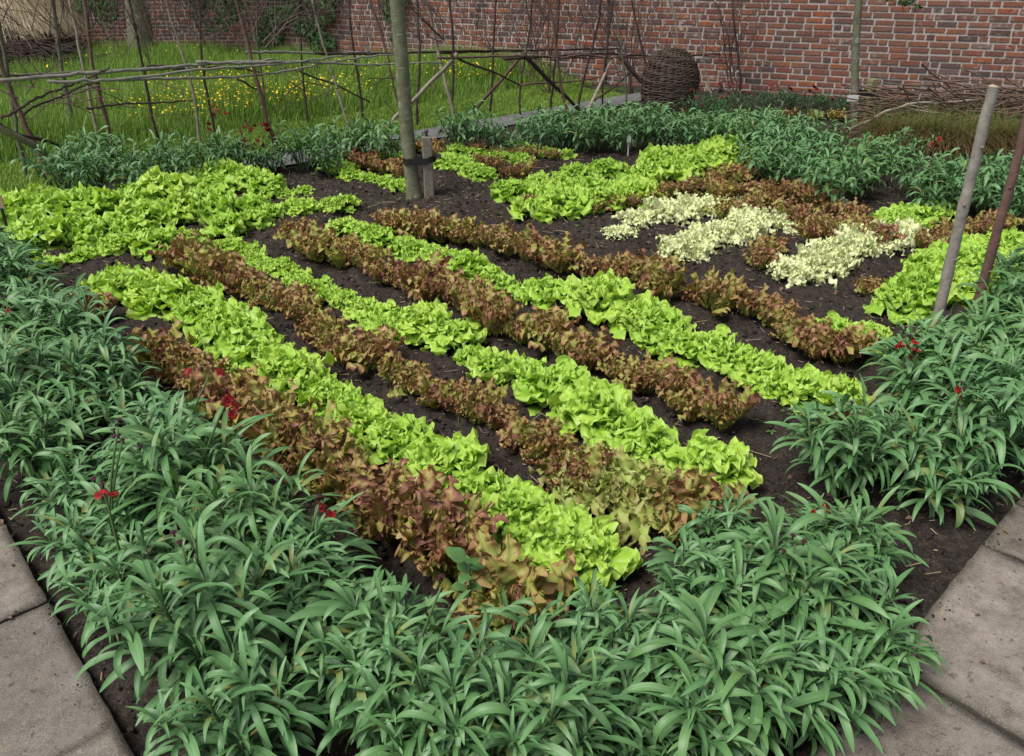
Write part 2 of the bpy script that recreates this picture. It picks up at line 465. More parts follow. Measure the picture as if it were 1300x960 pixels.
def green_lettuce_mesh(i, n=76, lush=1.0):
    rng = np.random.default_rng(100 + i)
    mb = MB(); nt, ns = 15, 11
    q = grid_quads(nt, ns)
    for k in range(n):
        f = (k + .5) / n
        az = k * 2.39996 + rng.normal(0, .25)
        e0 = math.radians(88 - 58 * f ** .8 + rng.normal(0, 7))
        L = (.068 + .068 * f) * rng.uniform(.72, 1.2) * lush
        P, T = leaf_pts(L, L * rng.uniform(.32, .44), sh_round, nt, ns, e0, math.radians(rng.uniform(30, 115)), 1.6, rng.uniform(-.45, .45),
                        .012 * rng.uniform(.6, 1.5), rng.uniform(2.0, 3.8), .007, rng.uniform(.18, .42), rng.uniform(2.4, 3.6), rng.uniform(-.25, .25), 0, rng.uniform(-.7, .7), rng, True, .07)
        P[:, 0] += .012 + .02 * f
        P = rot_z(P, az)
        P[:, 2] += .045 * (1 - f) + rng.uniform(0, .03)
        mb.add(P, q, None, T)
    return mb.mesh('green_lettuce', M['green'])

def red_lettuce_mesh(i, n=72):
    """upright, finely cut bronze leaves"""
    rng = np.random.default_rng(200 + i)
    mb = MB(); nt, ns = 27, 5
    q = grid_quads(nt, ns)
    for k in range(n):
        f = (k + .5) / n
        az = k * 2.39996 + rng.normal(0, .3)
        e0 = math.radians(90 - 30 * f ** .9 + rng.normal(0, 9))
        L = (.105 + .055 * f) * rng.uniform(.62, 1.3)
        P, T = leaf_pts(L, L * rng.uniform(.19, .29), sh_oak, nt, ns, e0, math.radians(rng.uniform(-10, 75)), 2.0, rng.uniform(-.5, .5),
                        .013 * rng.uniform(.6, 1.5), rng.uniform(3.5, 6.0), .008, rng.uniform(.62, .88), rng.uniform(4.0, 5.6), rng.uniform(-.25, .25), 0, rng.uniform(-1.1, 1.1), rng)
        P[:, 0] += .010 + .034 * f
        P = rot_z(P, az)
        P[:, 2] += rng.uniform(-.005, .02)
        mb.add(P, q, None, T)
    return mb.mesh('red_lettuce', M['red'])

def oak_lettuce_mesh(i, n=46):
    """tall loose oak-leaf plant with long, feathery lobed leaves"""
    rng = np.random.default_rng(250 + i)
    mb = MB(); nt, ns = 57, 9
    q = grid_quads(nt, ns)
    for k in range(n):
        f = (k + .5) / n
        az = k * 2.39996 + rng.normal(0, .3)
        e0 = math.radians(94 - 30 * f ** .9 + rng.normal(0, 9))
        L = (.15 + .04 * f) * rng.uniform(.62, 1.25)
        P, T = leaf_pts(L, L * rng.uniform(.15, .23), sh_oak, nt, ns, e0, math.radians(rng.uniform(-5, 60)), 2.4, rng.uniform(-.7, .5),
                        .011 * rng.uniform(.6, 1.4), rng.uniform(4.0, 6.5), .008, rng.uniform(.55, .8), rng.uniform(4.0, 5.5), rng.uniform(-.25, .25), 0, rng.uniform(-.8, .8), rng, False, .24)
        P[:, 0] += .010 + .034 * f
        P = rot_z(P, az)
        mb.add(P, q, None, T)
    return mb.mesh('red_lettuce', M['oak'])

def endive_mesh(i, n=120, mat='endive'):
    rng = np.random.default_rng(300 + i)
    mb = MB(); nt, ns = 24, 5
    q = grid_quads(nt, ns)
    for k in range(n):
        f = (k + .5) / n
        az = k * 2.39996 + rng.normal(0, .3)
        e0 = math.radians(92 - 45 * f + rng.normal(0, 10))
        L = (.07 + .05 * f) * rng.uniform(.75, 1.2)
        P, T = leaf_pts(L * 1.25, .020 * rng.uniform(.7, 1.4), lambda t: .35 + .65 * np.sin(PI * np.clip(t * .95, 0, 1) ** .9), nt, ns, e0, math.radians(rng.uniform(50, 150)), 1.4, 0,
                        .010, rng.uniform(3, 5), 0, .85, rng.uniform(5, 7.5), rng.uniform(-.3, .3), 0, rng.uniform(-1.5, 1.5), rng)
        P[:, 0] += .012 + .02 * f
        mb.add(rot_z(P, az), q, None, T)
    return mb.mesh('blanched_endive', M[mat])

def stem_curve(base, az, lean, h, n=8, droop=.25):
    s = np.linspace(0, 1, n)
    r = lean * (s ** 1.2)
    z = h * (s - droop * .25 * s ** 3)
    return np.stack([base[0] + np.cos(az) * r, base[1] + np.sin(az) * r, base[2] + z], 1)

def wallflower_parts(i, n_stems=9, h=.30, spread=.17, leaves=22, L0=.105, wide=1.0):
    rng = np.random.default_rng(400 + i)
    st, fo = MB(), MB()
    nt, ns = 11, 3
    q = grid_quads(nt, ns)
    tops = []
    for k in range(n_stems):
        az = k * 2.39996 + rng.normal(0, .3)
        f = math.sqrt((k + .3) / n_stems)
        hh = h * rng.uniform(.78, 1.12) * (1 - .22 * f)
        c = stem_curve((.02 * math.cos(az), .02 * math.sin(az), -.02), az, spread * f * rng.uniform(.8, 1.2), hh)
        tube(st, c, np.linspace(.0055, .003, len(c)), 5, (.5, rng.random(), .5))
        tops.append(c[-1])
        nl = int(leaves * rng.uniform(.85, 1.2))
        for j in range(nl):
            u = .34 + .66 * ((j + .5) / nl) ** .75
            x = u * (len(c) - 1); a = int(min(x, len(c) - 2)); p = c[a] + (c[a + 1] - c[a]) * (x - a)
            ph = j * 2.39996 + rng.normal(0, .3)
            e0 = math.radians(28 + 48 * u ** 3 + rng.normal(0, 10))
            L = L0 * rng.uniform(.65, 1.25) * (1 - .35 * max(0, u - .8) / .2) * (.8 + .3 * u)
            P, T = leaf_pts(L, L * .062 * rng.uniform(.75, 1.3) * wide, sh_lance, nt, ns, e0, math.radians(rng.uniform(55, 165)), rng.uniform(1.2, 2.2), 0,
                            0, 0, 0, 0, 3, rng.uniform(-.28, .28), rng.uniform(.18, .5), rng.uniform(-.8, .8), rng)
            P = rot_z(P, ph) + p
            P[:, 2] = np.maximum(P[:, 2], .006)
            T[:, 0] = T[:, 0] * .6 + .4 * u
            fo.add(P, q, None, T)
    return st.mesh('wallflower_stem', M['wstem']), fo.mesh('wallflower_foliage', M['wall']), tops

def flower_mesh(i, mat, r=.014):
    rng = np.random.default_rng(500 + i)
    mb = MB(); nt, ns = 5, 5
    q = grid_quads(nt, ns)
    for k in range(4):
        P, T = leaf_pts(r, r * .55, lambda t: .25 + .75 * np.sin(PI * np.clip(t * .93, 0, 1) ** 1.4) ** .7, nt, ns, math.radians(55), math.radians(rng.uniform(50, 95)), 1, .1, .002, 1.2, .002, 0, 2, 0, 0, 0, rng)
        mb.add(rot_z(P, k * PI / 2 + rng.normal(0, .2)), q, None, T)
    P = np.array([[0, 0, -.012], [0, 0, .004]]); tube(mb, P, [.002, .0035], 5, (.2, .0, .5))
    return mb.mesh('wallflower_bloom', mat)

# ------------------------------------------------------------------ setting: ground, soil, paving, far path
def sheet(name, poly, z, mat, sub=1):
    mb = MB()
    p = np.array([(x, y, z) for x, y in poly])
    mb.add(p, [(0, 1, 2, 3)])
    return props(link(name, mb.mesh(name, mat)), kind='structure')

sheet('ground', [(-150, -150), (150, -150), (150, 150), (-150, 150)], -.06, M['ground'])

def soil_height(x, y):
    z = .050 * (vnoise(x * 2.2, y * 2.2, 1) - .5) + .040 * (vnoise(x * 7, y * 7, 2) - .5) + .028 * (vnoise(x * 17, y * 17, 3) - .5) + .030 * (vnoise(x * 37, y * 37, 4) - .5) ** 3 * 6 + .018 * (vnoise(x * 60, y * 60, 5) - .5)
    return z

def soil_patch(name, u0, u1, v0, v1, step):
    us = np.arange(u0, u1 + step, step); vs = np.arange(v0, v1 + step, step)
    uu, vv = np.meshgrid(us, vs, indexing='ij')
    X = C0[0] + U[0] * uu + V[0] * vv; Y = C0[1] + U[1] * uu + V[1] * vv
    Z = soil_height(X, Y) - .005
    mb = MB(); mb.add(np.stack([X, Y, Z], -1), grid_quads(len(us), len(vs)))
    return props(link(name, mb.mesh(name, M['soil'])), kind='structure')
soil_patch('soil_bed', -.05, 9.3, -.05, 5.7, .016)
def wall_border():
    mb = MB(); n = 120
    us = np.linspace(6.2, 15, n); vs = np.linspace(5.72, 9.5, 60)
    uu, vv = np.meshgrid(us, vs, indexing='ij')
    X = C0[0] + U[0] * uu + V[0] * vv; Y = C0[1] + U[1] * uu + V[1] * vv
    us2 = np.linspace(9.34, 15, 100); vs2 = np.linspace(-.05, 5.66, 100)
    u2, v2 = np.meshgrid(us2, vs2, indexing='ij')
    X2 = C0[0] + U[0] * u2 + V[0] * v2; Y2 = C0[1] + U[1] * u2 + V[1] * v2
    mb.add(np.stack([X, Y, soil_height(X, Y) - .03 - .02], -1), grid_quads(n, 60))
    mb.add(np.stack([X2, Y2, soil_height(X2, Y2) - .02], -1), grid_quads(100, 100))
    props(link('border_soil', mb.mesh('border_soil', M['soil'])), kind='structure')
wall_border()

def slab(mb, u0, u1, v0, v1, rng, top=.035):
    gap = .0042
    u0 += gap * rng.uniform(.5, 1.6); u1 -= gap * rng.uniform(.5, 1.6); v0 += gap * rng.uniform(.5, 1.6); v1 -= gap * rng.uniform(.5, 1.6)
    n, m = max(6, int((u1 - u0) / .03)), max(6, int((v1 - v0) / .03))
    ea, eb = .006 / (u1 - u0), .006 / (v1 - v0)
    a = np.concatenate([[0, ea], np.linspace(0, 1, n)[1:-1], [1 - ea, 1]]); b = np.concatenate([[0, eb], np.linspace(0, 1, m)[1:-1], [1 - eb, 1]])
    n += 2; m += 2
    A, B = np.meshgrid(a, b, indexing='ij')
    uu, vv = u0 + (u1 - u0) * A, v0 + (v1 - v0) * B
    sd = rng.integers(1000)
    ed = np.minimum(np.minimum(A * (u1 - u0), (1 - A) * (u1 - u0)), np.minimum(B * (v1 - v0), (1 - B) * (v1 - v0)))
    edge = ed < 1e-6
    wob = .022 * (vnoise(uu * 9, vv * 9, sd) - .5) + .012 * (vnoise(uu * 31, vv * 31, sd) - .5)
    cu, cv = (A - .5), (B - .5)
    uu = uu + np.where(np.abs(cu) > .499, -np.sign(cu) * np.abs(wob), 0)
    vv = vv + np.where(np.abs(cv) > .499, -np.sign(cv) * np.abs(wob), 0)
    tilt = rng.normal(0, .006, 2)
    z = top + rng.normal(0, .003) + tilt[0] * cu + tilt[1] * cv + .006 * (vnoise(uu * 6, vv * 6, sd + 1) - .5) + .003 * (vnoise(uu * 22, vv * 22, sd + 2) - .5)
    z = np.where(edge, z - .005, z)
    X = C0[0] + U[0] * uu + V[0] * vv; Y = C0[1] + U[1] * uu + V[1] * vv
    T = np.stack([np.full_like(z, .5), np.full_like(z, rng.random()), np.clip(ed / .05, 0, 1)], -1).reshape(-1, 3)
    P = np.stack([X, Y, z], -1).reshape(-1, 3)
    mb.add(P, grid_quads(n, m), None, T)
    idx = np.arange(n * m).reshape(n, m)
    loop = np.concatenate([idx[:, 0], idx[-1, 1:], idx[::-1, -1][1:], idx[0, ::-1][1:-1]])
    lo = P[loop].copy(); lo2 = lo.copy(); lo2[:, 2] = -.05
    k = len(loop); i = np.arange(k); j = (i + 1) % k
    mb.add(np.concatenate([lo, lo2]), np.stack([i, i + k, j + k, j], -1), None, (.5, .5, 0))

def paving():
    rng = np.random.default_rng(5)
    mb = MB()
    js = [-1.5, -.75, 0, .62, 1.10, 1.63, 2.06, 2.52, 3.1, 3.6, 4.2, 4.75, 5.3]
    for a, b in zip(js[:-1], js[1:]): slab(mb, -.85, -.012, a, b, rng); slab(mb, -1.6, -.86, a, b, rng)
    props(link('paving_left', mb.mesh('paving_left', M['paving'])), kind='structure')
    mb = MB()
    js = [.0, .75, 1.44, 2.07, 2.35, 2.95, 3.6, 4.1, 4.8, 5.4, 6.1, 6.8]
    for a, b in zip(js[:-1], js[1:]): slab(mb, a, b, -.82, -.012, rng); slab(mb, a, b, -1.6, -.83, rng)
    props(link('paving_right', mb.mesh('paving_right', M['paving'])), kind='structure')
paving()

def strip_uv(name, u0, u1, v0, v1, z, mat):
    n = 60
    us = np.linspace(u0, u1, n); vs = np.linspace(v0, v1, 12)
    uu, vv = np.meshgrid(us, vs, indexing='ij')
    vv = vv + .03 * (vnoise(uu * 3, vv * 0, 9) - .5)
    X = C0[0] + U[0] * uu + V[0] * vv; Y = C0[1] + U[1] * uu + V[1] * vv
    mb = MB(); mb.add(np.stack([X, Y, np.full_like(X, z) + .01 * vnoise(X * 4, Y * 4, 8)], -1), grid_quads(n, 12))
    return props(link(name, mb.mesh(name, mat)), kind='structure')
strip_uv('far_path', -1, 8.9, 5.72, 6.16, .004, M['path'])
strip_uv('mown_verge', -4, 8.0, 6.15, 7.35, -.012, M['ground'])

# ------------------------------------------------------------------ grass (stuff)
def blades(P, H, W, rng, lean=.35, tint_r=None):
    """vectorised grass blades: 6 vertices, 2 quads each"""
    n = len(P)
    az = rng.uniform(0, 2 * PI, n); d = np.stack([np.cos(az), np.sin(az), np.zeros(n)], 1)
    s = np.stack([-np.sin(az), np.cos(az), np.zeros(n)], 1)
    le = np.abs(rng.normal(0, lean, n))
    out, tn = [], []
    g = rng.random(n)
    for t, w in ((0, 1), (.55, .85), (1, .12)):
        c = P + d * (le * H * t ** 1.8)[:, None] + np.array([0, 0, 1.0]) * (H * t * (1 - .25 * le * t))[:, None]
        for k in (-1, 1):
            out.append(c + s * (k * W * w)[:, None]); tn.append(np.stack([np.full(n, t), g, np.full(n, .5)], 1))
    v = np.stack(out, 1).reshape(-1, 3); T = np.stack(tn, 1).reshape(-1, 3)
    b = np.arange(n)[:, None] * 6
    q = np.concatenate([b + np.array([[0, 1, 3, 2]]), b + np.array([[2, 3, 5, 4]])])
    return v, q, T

W0, WD = np.array([2.99, 11.0]), np.array([-.911, .412])       # the long wall: a point at its foot and its direction
WN = np.array([-WD[1], WD[0]]); WN = WN if WN[1] < 0 else -WN   # faces the camera side
def in_meadow(x, y):
    u, v = _M @ np.stack([x - C0[0], y - C0[1]])
    s = (x - W0[0]) * WN[0] + (y - W0[1]) * WN[1]
    return (v > 7.15 + .25 * vnoise(u * 1.5, u * 0, 3)) & (s > .15) & (y < 15) & (x < 2.0 - .35 * (y - 9.5)) & (np.abs(x) < .66 * y + .9)

def meadow():
    rng = np.random.default_rng(21)
    x = rng.uniform(-10.5, 1.9, 230000); y = rng.uniform(6.3, 15, 230000)
    k = in_meadow(x, y); x, y = x[k], y[k]
    n = len(x)
    u, v = _M @ np.stack([x - C0[0], y - C0[1]])
    edge = np.clip((v - 7.1) / .9, .25, 1)
    H = (.20 + .30 * vnoise(x * 1.2, y * 1.2, 6)) * rng.uniform(.5, 1.15, n) * edge
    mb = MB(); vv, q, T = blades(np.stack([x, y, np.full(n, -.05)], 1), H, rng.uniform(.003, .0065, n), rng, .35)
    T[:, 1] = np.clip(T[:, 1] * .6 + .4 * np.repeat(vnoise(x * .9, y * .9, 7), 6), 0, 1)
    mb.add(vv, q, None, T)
    props(link('meadow_grass', mb.mesh('meadow_grass', M['grass'])), 'tall unmown meadow grass behind the fences', 'grass', kind='stuff')
    # buttercups
    mb = MB(); c = 0
    q6 = [(0, 1, 2), (0, 2, 3), (0, 3, 4), (0, 4, 5), (0, 5, 1)]
    spots = [(rng.uniform(-7, 1.2), rng.uniform(7.5, 13)) for _ in range(26000)]
    for (a, b) in spots:
        if not in_meadow(np.array([a]), np.array([b]))[0]: continue
        d = vnoise(np.array([a * .8]), np.array([b * .8]), 31)[0]
        cen = math.exp(-((a + 1.6) / 1.9) ** 2) * math.exp(-max(0, to_uv(a, b)[1] - 8.3) ** 2 / 1.2)
        if rng.random() > (.05 + .95 * cen) * max(0, d - .30) * 2.2: continue
        u_, v_ = to_uv(a, b)
        z = rng.uniform(.20, .40); r = rng.uniform(.007, .012)
        th = np.arange(5) * 2 * PI / 5 + rng.uniform(0, 6)
        tl = rng.normal(0, .5, 2)
        ring = np.stack([np.cos(th) * r, np.sin(th) * r, np.full(5, .006) + r * (np.cos(th) * tl[0] + np.sin(th) * tl[1])], 1)
        mb.add(np.concatenate([[[0, 0, 0]], ring]) + np.array([a, b, z]), None, q6, (1, rng.random(), .5)); c += 1
    props(link('buttercups', mb.mesh('buttercups', M['butter'], False)), 'scattered yellow buttercups flowering in the meadow grass', 'flowers', kind='stuff')
meadow()

def lawn():
    rng = np.random.default_rng(22); n = 85000
    u, v = rng.uniform(-3, 7.9, n), rng.uniform(6.16, 7.4, n)
    x = C0[0] + U[0] * u + V[0] * v; y = C0[1] + U[1] * u + V[1] * v
    k = np.abs(x) < .66 * y + .6; x, y = x[k], y[k]
    mb = MB(); vv, q, T = blades(np.stack([x, y, np.full(len(x), -.015)], 1), rng.uniform(.025, .06, len(x)), rng.uniform(.002, .004, len(x)), rng, .5)
    mb.add(vv, q, None, T)
    props(link('mown_grass', mb.mesh('mown_grass', M['lawn'])), 'short mown grass strip beside the far grey path', 'grass', kind='stuff')
lawn()

# ------------------------------------------------------------------ brick walls
def brick_wall(name, p0, d, length, height, label, course=.075, blen=.225, seed=1, pilasters=(), thick=.34, z0=-.08):
    """real bricks, one mesh: a mortar core and every brick face standing a few millimetres proud"""
    rng = np.random.default_rng(seed)
    d = np.asarray(d) / np.linalg.norm(d)
    nrm = np.array([-d[1], d[0]])
    if nrm[1] > 0: nrm = -nrm
    mb = MB()
    def place(s, off, z): return np.stack([p0[0] + d[0] * s + nrm[0] * off, p0[1] + d[1] * s + nrm[1] * off, z], -1)
    def core(s0, s1, o0, o1, z1):
        s = np.array([s0, s1, s1, s0] * 2); o = np.array([o1, o1, o0, o0] * 2); z = np.array([z0] * 4 + [z1] * 4)
        mb.add(place(s, o, z), [(3, 2, 1, 0), (4, 5, 6, 7), (0, 1, 5, 4), (1, 2, 6, 5), (2, 3, 7, 6), (3, 0, 4, 7)], None, (.5, .5, .5), 1)
    core(0, length, -thick, 0, height)
    def face(s0, s1, o0, zc):
        n = int((s1 - s0) / (blen * .5)) + 3
        rows = int((height - z0) / course)
        S0, S1, Z0, Z1 = [], [], [], []
        for r in range(rows):
            s = s0 - rng.uniform(0, .2); hdr = False
            while s < s1:
                L = blen * (.48 if (hdr or rng.random() < .30) else 1.0) * rng.uniform(.94, 1.05)
                a, b = max(s, s0), min(s + L - .017, s1)
                if b - a > .02:
                    z = z0 + r * course + rng.normal(0, .002)
                    S0.append(a); S1.append(b); Z0.append(z + .0085 + rng.normal(0, .0012)); Z1.append(z + course - .0085 + rng.normal(0, .0012))
                s += L
        S0, S1, Z0, Z1 = map(np.array, (S0, S1, Z0, Z1)); k = len(S0)
        off = o0 + .006 + rng.uniform(0, .007, k)
        c = .006
        ring = []
        for (oo, i) in ((np.full(k, o0 - .004), 0), (off, 1)):
            for (a, zz) in ((S0 + c * i, Z0 + c * i), (S1 - c * i, Z0 + c * i), (S1 - c * i, Z1 - c * i), (S0 + c * i, Z1 - c * i)):
                ring.append(place(a + rng.normal(0, .0015, k), oo, zz + rng.normal(0, .001, k)))
        v = np.stack(ring, 1).reshape(-1, 3)
        base = np.arange(k)[:, None] * 8
        q = np.concatenate([base + np.array([x]) for x in ([4, 5, 6, 7], [0, 1, 5, 4], [1, 2, 6, 5], [2, 3, 7, 6], [3, 0, 4, 7])])
        r_ = np.clip(rng.normal(.5, .25, k), 0, 1)
        mb.add(v, q, None, np.repeat(np.stack([r_, rng.random(k), r_], 1), 8, 0), 0)
    face(0, length, 0, 0)
    for (a, b, o) in pilasters:
        core(a, b, .002, o, height); face(a + .004, b - .004, o, 0)
    o = link(name, mb.mesh(name, [M['brick'], M['mortar']], False))
    return props(o, label, 'wall')
W_END = W0 - WD * 5.2
brick_wall('brick_wall', W_END, WD, 13.2, 2.9, 'long old red brick garden wall with pale mortar and lichen patches', seed=3, pilasters=((7.05, 7.4, .06),))
B0 = W_END + WD * 13.0
brick_wall('brick_wall', np.array([-13.5, 14.2]), np.array([1.0, .04]), 9.6, 2.9, 'darker far brick wall behind the meadow at upper left', course=.060, blen=.18, seed=8)

# ------------------------------------------------------------------ lettuces
GREEN = [green_lettuce_mesh(i) for i in range(8)]
RED = [red_lettuce_mesh(i) for i in range(6)]
REDTALL = [oak_lettuce_mesh(i) for i in range(4)]
ENDIVE = [endive_mesh(i) for i in range(3)]
FRISEE = [endive_mesh(9 + i, 170, 'frisee') for i in range(2)]
NUM = ['first', 'second', 'third', 'fourth', 'fifth', 'sixth', 'seventh', 'eighth', 'ninth', 'tenth', 'eleventh', 'twelfth', 'thirteenth', 'fourteenth', 'fifteenth', 'sixteenth',
       'seventeenth', 'eighteenth', 'nineteenth', 'twentieth'] + ['twenty-' + x for x in ('first', 'second', 'third', 'fourth', 'fifth', 'sixth', 'seventh', 'eighth', 'ninth')] + ['thirtieth']
count = {'green': 0, 'red': 0, 'endive': 0, 'wall': 0}

def polyline(pts, spacing, jit, rng):
    pts = np.asarray(pts)
    if len(pts) == 1: return [pts[0]]
    seg = np.linalg.norm(np.diff(pts, axis=0), axis=1); cum = np.concatenate([[0], np.cumsum(seg)])
    n = max(1, int(round(cum[-1] / spacing)) + 1)
    out = []
    for k in range(n):
        s = cum[-1] * (k + .0) / max(1, n - 1)
        i = min(len(seg) - 1, int(np.searchsorted(cum, s, 'right') - 1))
        p = pts[i] + (pts[i + 1] - pts[i]) * ((s - cum[i]) / max(seg[i], 1e-6))
        out.append(p + np.array([rng.normal(0, jit), rng.normal(0, jit), 0]))
    return out

def row(kind, pix, spacing, scale, phrase, group, zc=.09, jit=.02, tall=False, sz=None, rng=np.random.default_rng(77)):
    """a row of single plants along a line through the photo positions pix (seen at crown height zc)"""
    P = polyline([gp(x, y, zc) for x, y in pix], spacing, jit, rng)
    P.sort(key=lambda p: p[1])
    meshes = dict(green=GREEN, red=REDTALL if tall else RED, endive=ENDIVE, frisee=FRISEE)[kind]
    nm = dict(green='green_lettuce', red='red_lettuce', endive='blanched_endive', frisee='frisee_endive')[kind]
    desc = dict(green='lime lettuce', red='russet lettuce', endive='pale endive', frisee='yellow-green frisee')[kind]
    if kind == 'red' and not tall: sz, jit = 1.18, .028
    kf = .81 if kind == 'red' and not tall else .92 if kind == 'red' else (.97 if kind == 'green' else 1.0)
    sc0 = scale if isinstance(scale, (tuple, list)) else (scale, scale)
    for k, p in enumerate(P):
        f = k / max(1, len(P) - 1)
        s = (sc0[0] + (sc0[1] - sc0[0]) * f) * (rng.uniform(.72, 1.22) if kind == 'red' else rng.uniform(.82, 1.15)) * kf
        o = link(nm, meshes[rng.integers(len(meshes))], None, (p[0], p[1], float(soil_height(np.array([p[0]]), np.array([p[1]]))[0]) - .012), rng.uniform(0, 6.28), (s, s, s * rng.uniform(.92, 1.1) * (sz or 1)))
        o.rotation_euler[0] = rng.normal(0, .07); o.rotation_euler[1] = rng.normal(0, .07)
        lab = '%s, %s from the near end of %s' % (desc, NUM[k], phrase) if len(P) > 1 else '%s %s' % (desc, phrase)
        props(o, lab, 'endive' if kind in ('endive', 'frisee') else 'lettuce', group)
        count[kind] = count.get(kind, 0) + 1

# rows that run from the left towards the near right
row('red', [(75, 372), (112, 392)], .15, .85, 'a pair by the left border', 'russet lettuces beside the left border')
row('red', [(185, 430), (262, 480), (335, 535)], .15, 1.05, 'the left border row, far half', 'russet lettuces beside the left border')
row('red', [(350, 545), (440, 595), (520, 640), (600, 700), (655, 790)], .115, (1.25, 1.1), 'the tall outer russet row', 'russet lettuces beside the left border', .12, tall=True)
row('green', [(155, 348), (235, 378), (325, 432), (430, 500), (520, 560), (610, 612)], .15, (1.05, 1.15), 'the longest lime row', 'lettuces of the longest lime row')
row('green', [(655, 640), (705, 668), (745, 695)], .14, (1.0, 1.05), 'the cluster ending the longest row', 'lettuces of the longest lime row')
row('red', [(240, 325), (300, 350), (385, 390)], .13, 1.12, 'the second russet row, upper piece', 'lettuces of the second russet row')
row('red', [(400, 405), (450, 430), (520, 468)], .13, .95, 'the second russet row, middle piece', 'lettuces of the second russet row')
row('red', [(560, 480), (620, 515), (690, 560), (740, 592)], .12, .82, 'the second russet row, lowest piece', 'lettuces of the second russet row')
row('frisee', [(765, 602), (805, 612)], .13, 1.25, 'the pair ending the second russet row', 'endives among the front rows', .07)
row('green', [(290, 305), (350, 335), (420, 372), (458, 388)], .13, .62, 'the small second lime row plants', 'lettuces of the second lime row', .05)
row('green', [(480, 388), (525, 400), (570, 412)], .13, 1.0, 'the clump mid second lime row', 'lettuces of the second lime row')
row('green', [(600, 440)], .2, .6, 'alone in the gap of the second lime row', 'lettuces of the second lime row', .05)
row('green', [(628, 455), (690, 472), (750, 495)], .145, 1.12, 'the broad clump in the second lime row', 'lettuces of the second lime row')
row('green', [(750, 520), (815, 540), (890, 575)], .135, 1.1, 'the lowest clump of the second lime row', 'lettuces of the second lime row')
row('red', [(372, 292), (415, 312), (480, 330), (560, 362), (640, 392), (720, 425)], .125, 1.0, 'the long middle russet row, far half', 'lettuces of the long middle russet row')
row('red', [(755, 440), (810, 468), (870, 492), (925, 515)], .125, .88, 'the long middle russet row, near half', 'lettuces of the long middle russet row')
row('green', [(432, 288), (500, 305), (570, 325)], .13, .68, 'the third lime row, small far plants', 'lettuces of the third lime row', .05)
row('green', [(590, 330), (640, 345), (700, 362)], .14, .92, 'the third lime row, middle clump', 'lettuces of the third lime row')
row('green', [(740, 368), (790, 382), (840, 402)], .14, 1.12, 'the third lime row, large clump', 'lettuces of the third lime row')
row('green', [(862, 425), (915, 440), (965, 460)], .14, 1.0, 'the third lime row, second large clump', 'lettuces of the third lime row')
row('green', [(985, 472), (1030, 482), (1075, 495)], .135, .95, 'the third lime row, nearest clump', 'lettuces of the third lime row')
row('red', [(490, 282), (560, 290), (640, 305), (720, 322), (800, 340)], .125, 1.05, 'the fourth russet row, far half', 'lettuces of the fourth russet row')
row('red', [(830, 350), (890, 368), (950, 385), (1010, 408), (1062, 435)], .125, 1.12, 'the fourth russet row, near half', 'lettuces of the fourth russet row')
row('green', [(1068, 405), (1105, 420)], .15, .8, 'the lone pair by the right border', 'lettuces by the right border')
row('red', [(868, 628), (905, 645)], .12, 1.3, 'the front pair behind the border corner', 'lettuces by the right border')
# left block
row('green', [(55, 322), (120, 312), (175, 300)], .17, .7, 'the low front row of the left block', 'lettuces of the left block')
row('green', [(205, 300), (265, 288), (320, 274)], .17, .95, 'the left block, front row middle', 'lettuces of the left block')
row('green', [(345, 265), (390, 258), (437, 250)], .12, .74, 'the low right tail of the left block', 'lettuces of the left block', .06)
row('green', [(25, 292), (100, 282), (170, 268), (240, 255), (305, 248)], .17, 1.4, 'the tall main row of the left block', 'lettuces of the left block', .12)
row('green', [(340, 240), (390, 238)], .18, .6, 'the small pair ending the left block', 'lettuces of the left block', .06)
row('green', [(10, 262), (70, 262), (140, 250), (210, 238), (270, 228)], .18, 1.35, 'the third row of the left block', 'lettuces of the left block', .12)
row('green', [(255, 222), (285, 216), (312, 218), (335, 224)], .15, 1.3, 'the back right heap of the left block', 'lettuces of the left block', .12)
row('green', [(5, 240), (45, 240)], .2, 1.1, 'the back left corner of the left block', 'lettuces of the left block', .12)
row('green', [(160, 236), (200, 232)], .2, .9, 'the back middle of the left block', 'lettuces of the left block', .1)
# far block behind the staked tree
row('green', [(420, 208), (465, 217), (508, 230)], .15, .72, 'the lime row left of the staked tree', 'lettuces behind the staked tree', .05)
row('red', [(445, 195), (480, 203), (515, 214)], .15, .85, 'the russet row left of the staked tree', 'lettuces behind the staked tree')
row('green', [(490, 195), (512, 200)], .16, .65, 'the far lime pair beside the trunk', 'lettuces behind the staked tree', .05)
row('green', [(562, 203), (590, 211), (612, 218)], .15, .8, 'the lime row right of the stake', 'lettuces behind the staked tree', .05)
row('red', [(500, 182), (545, 178), (560, 190)], .2, .95, 'the farthest russet heap behind the tree', 'lettuces behind the staked tree')
row('red', [(590, 198), (630, 206), (665, 214)], .15, .9, 'the russet row right of the stake', 'lettuces behind the staked tree')
row('green', [(580, 188), (625, 194), (662, 200)], .16, .75, 'the far lime row right of the stake', 'lettuces behind the staked tree', .05)
row('red', [(610, 184), (650, 188), (700, 192)], .17, .85, 'the farthest russet row near the path', 'lettuces behind the staked tree')
row('green', [(640, 183), (680, 188), (715, 195)], .18, .7, 'the farthest lime row near the path', 'lettuces behind the staked tree', .05)
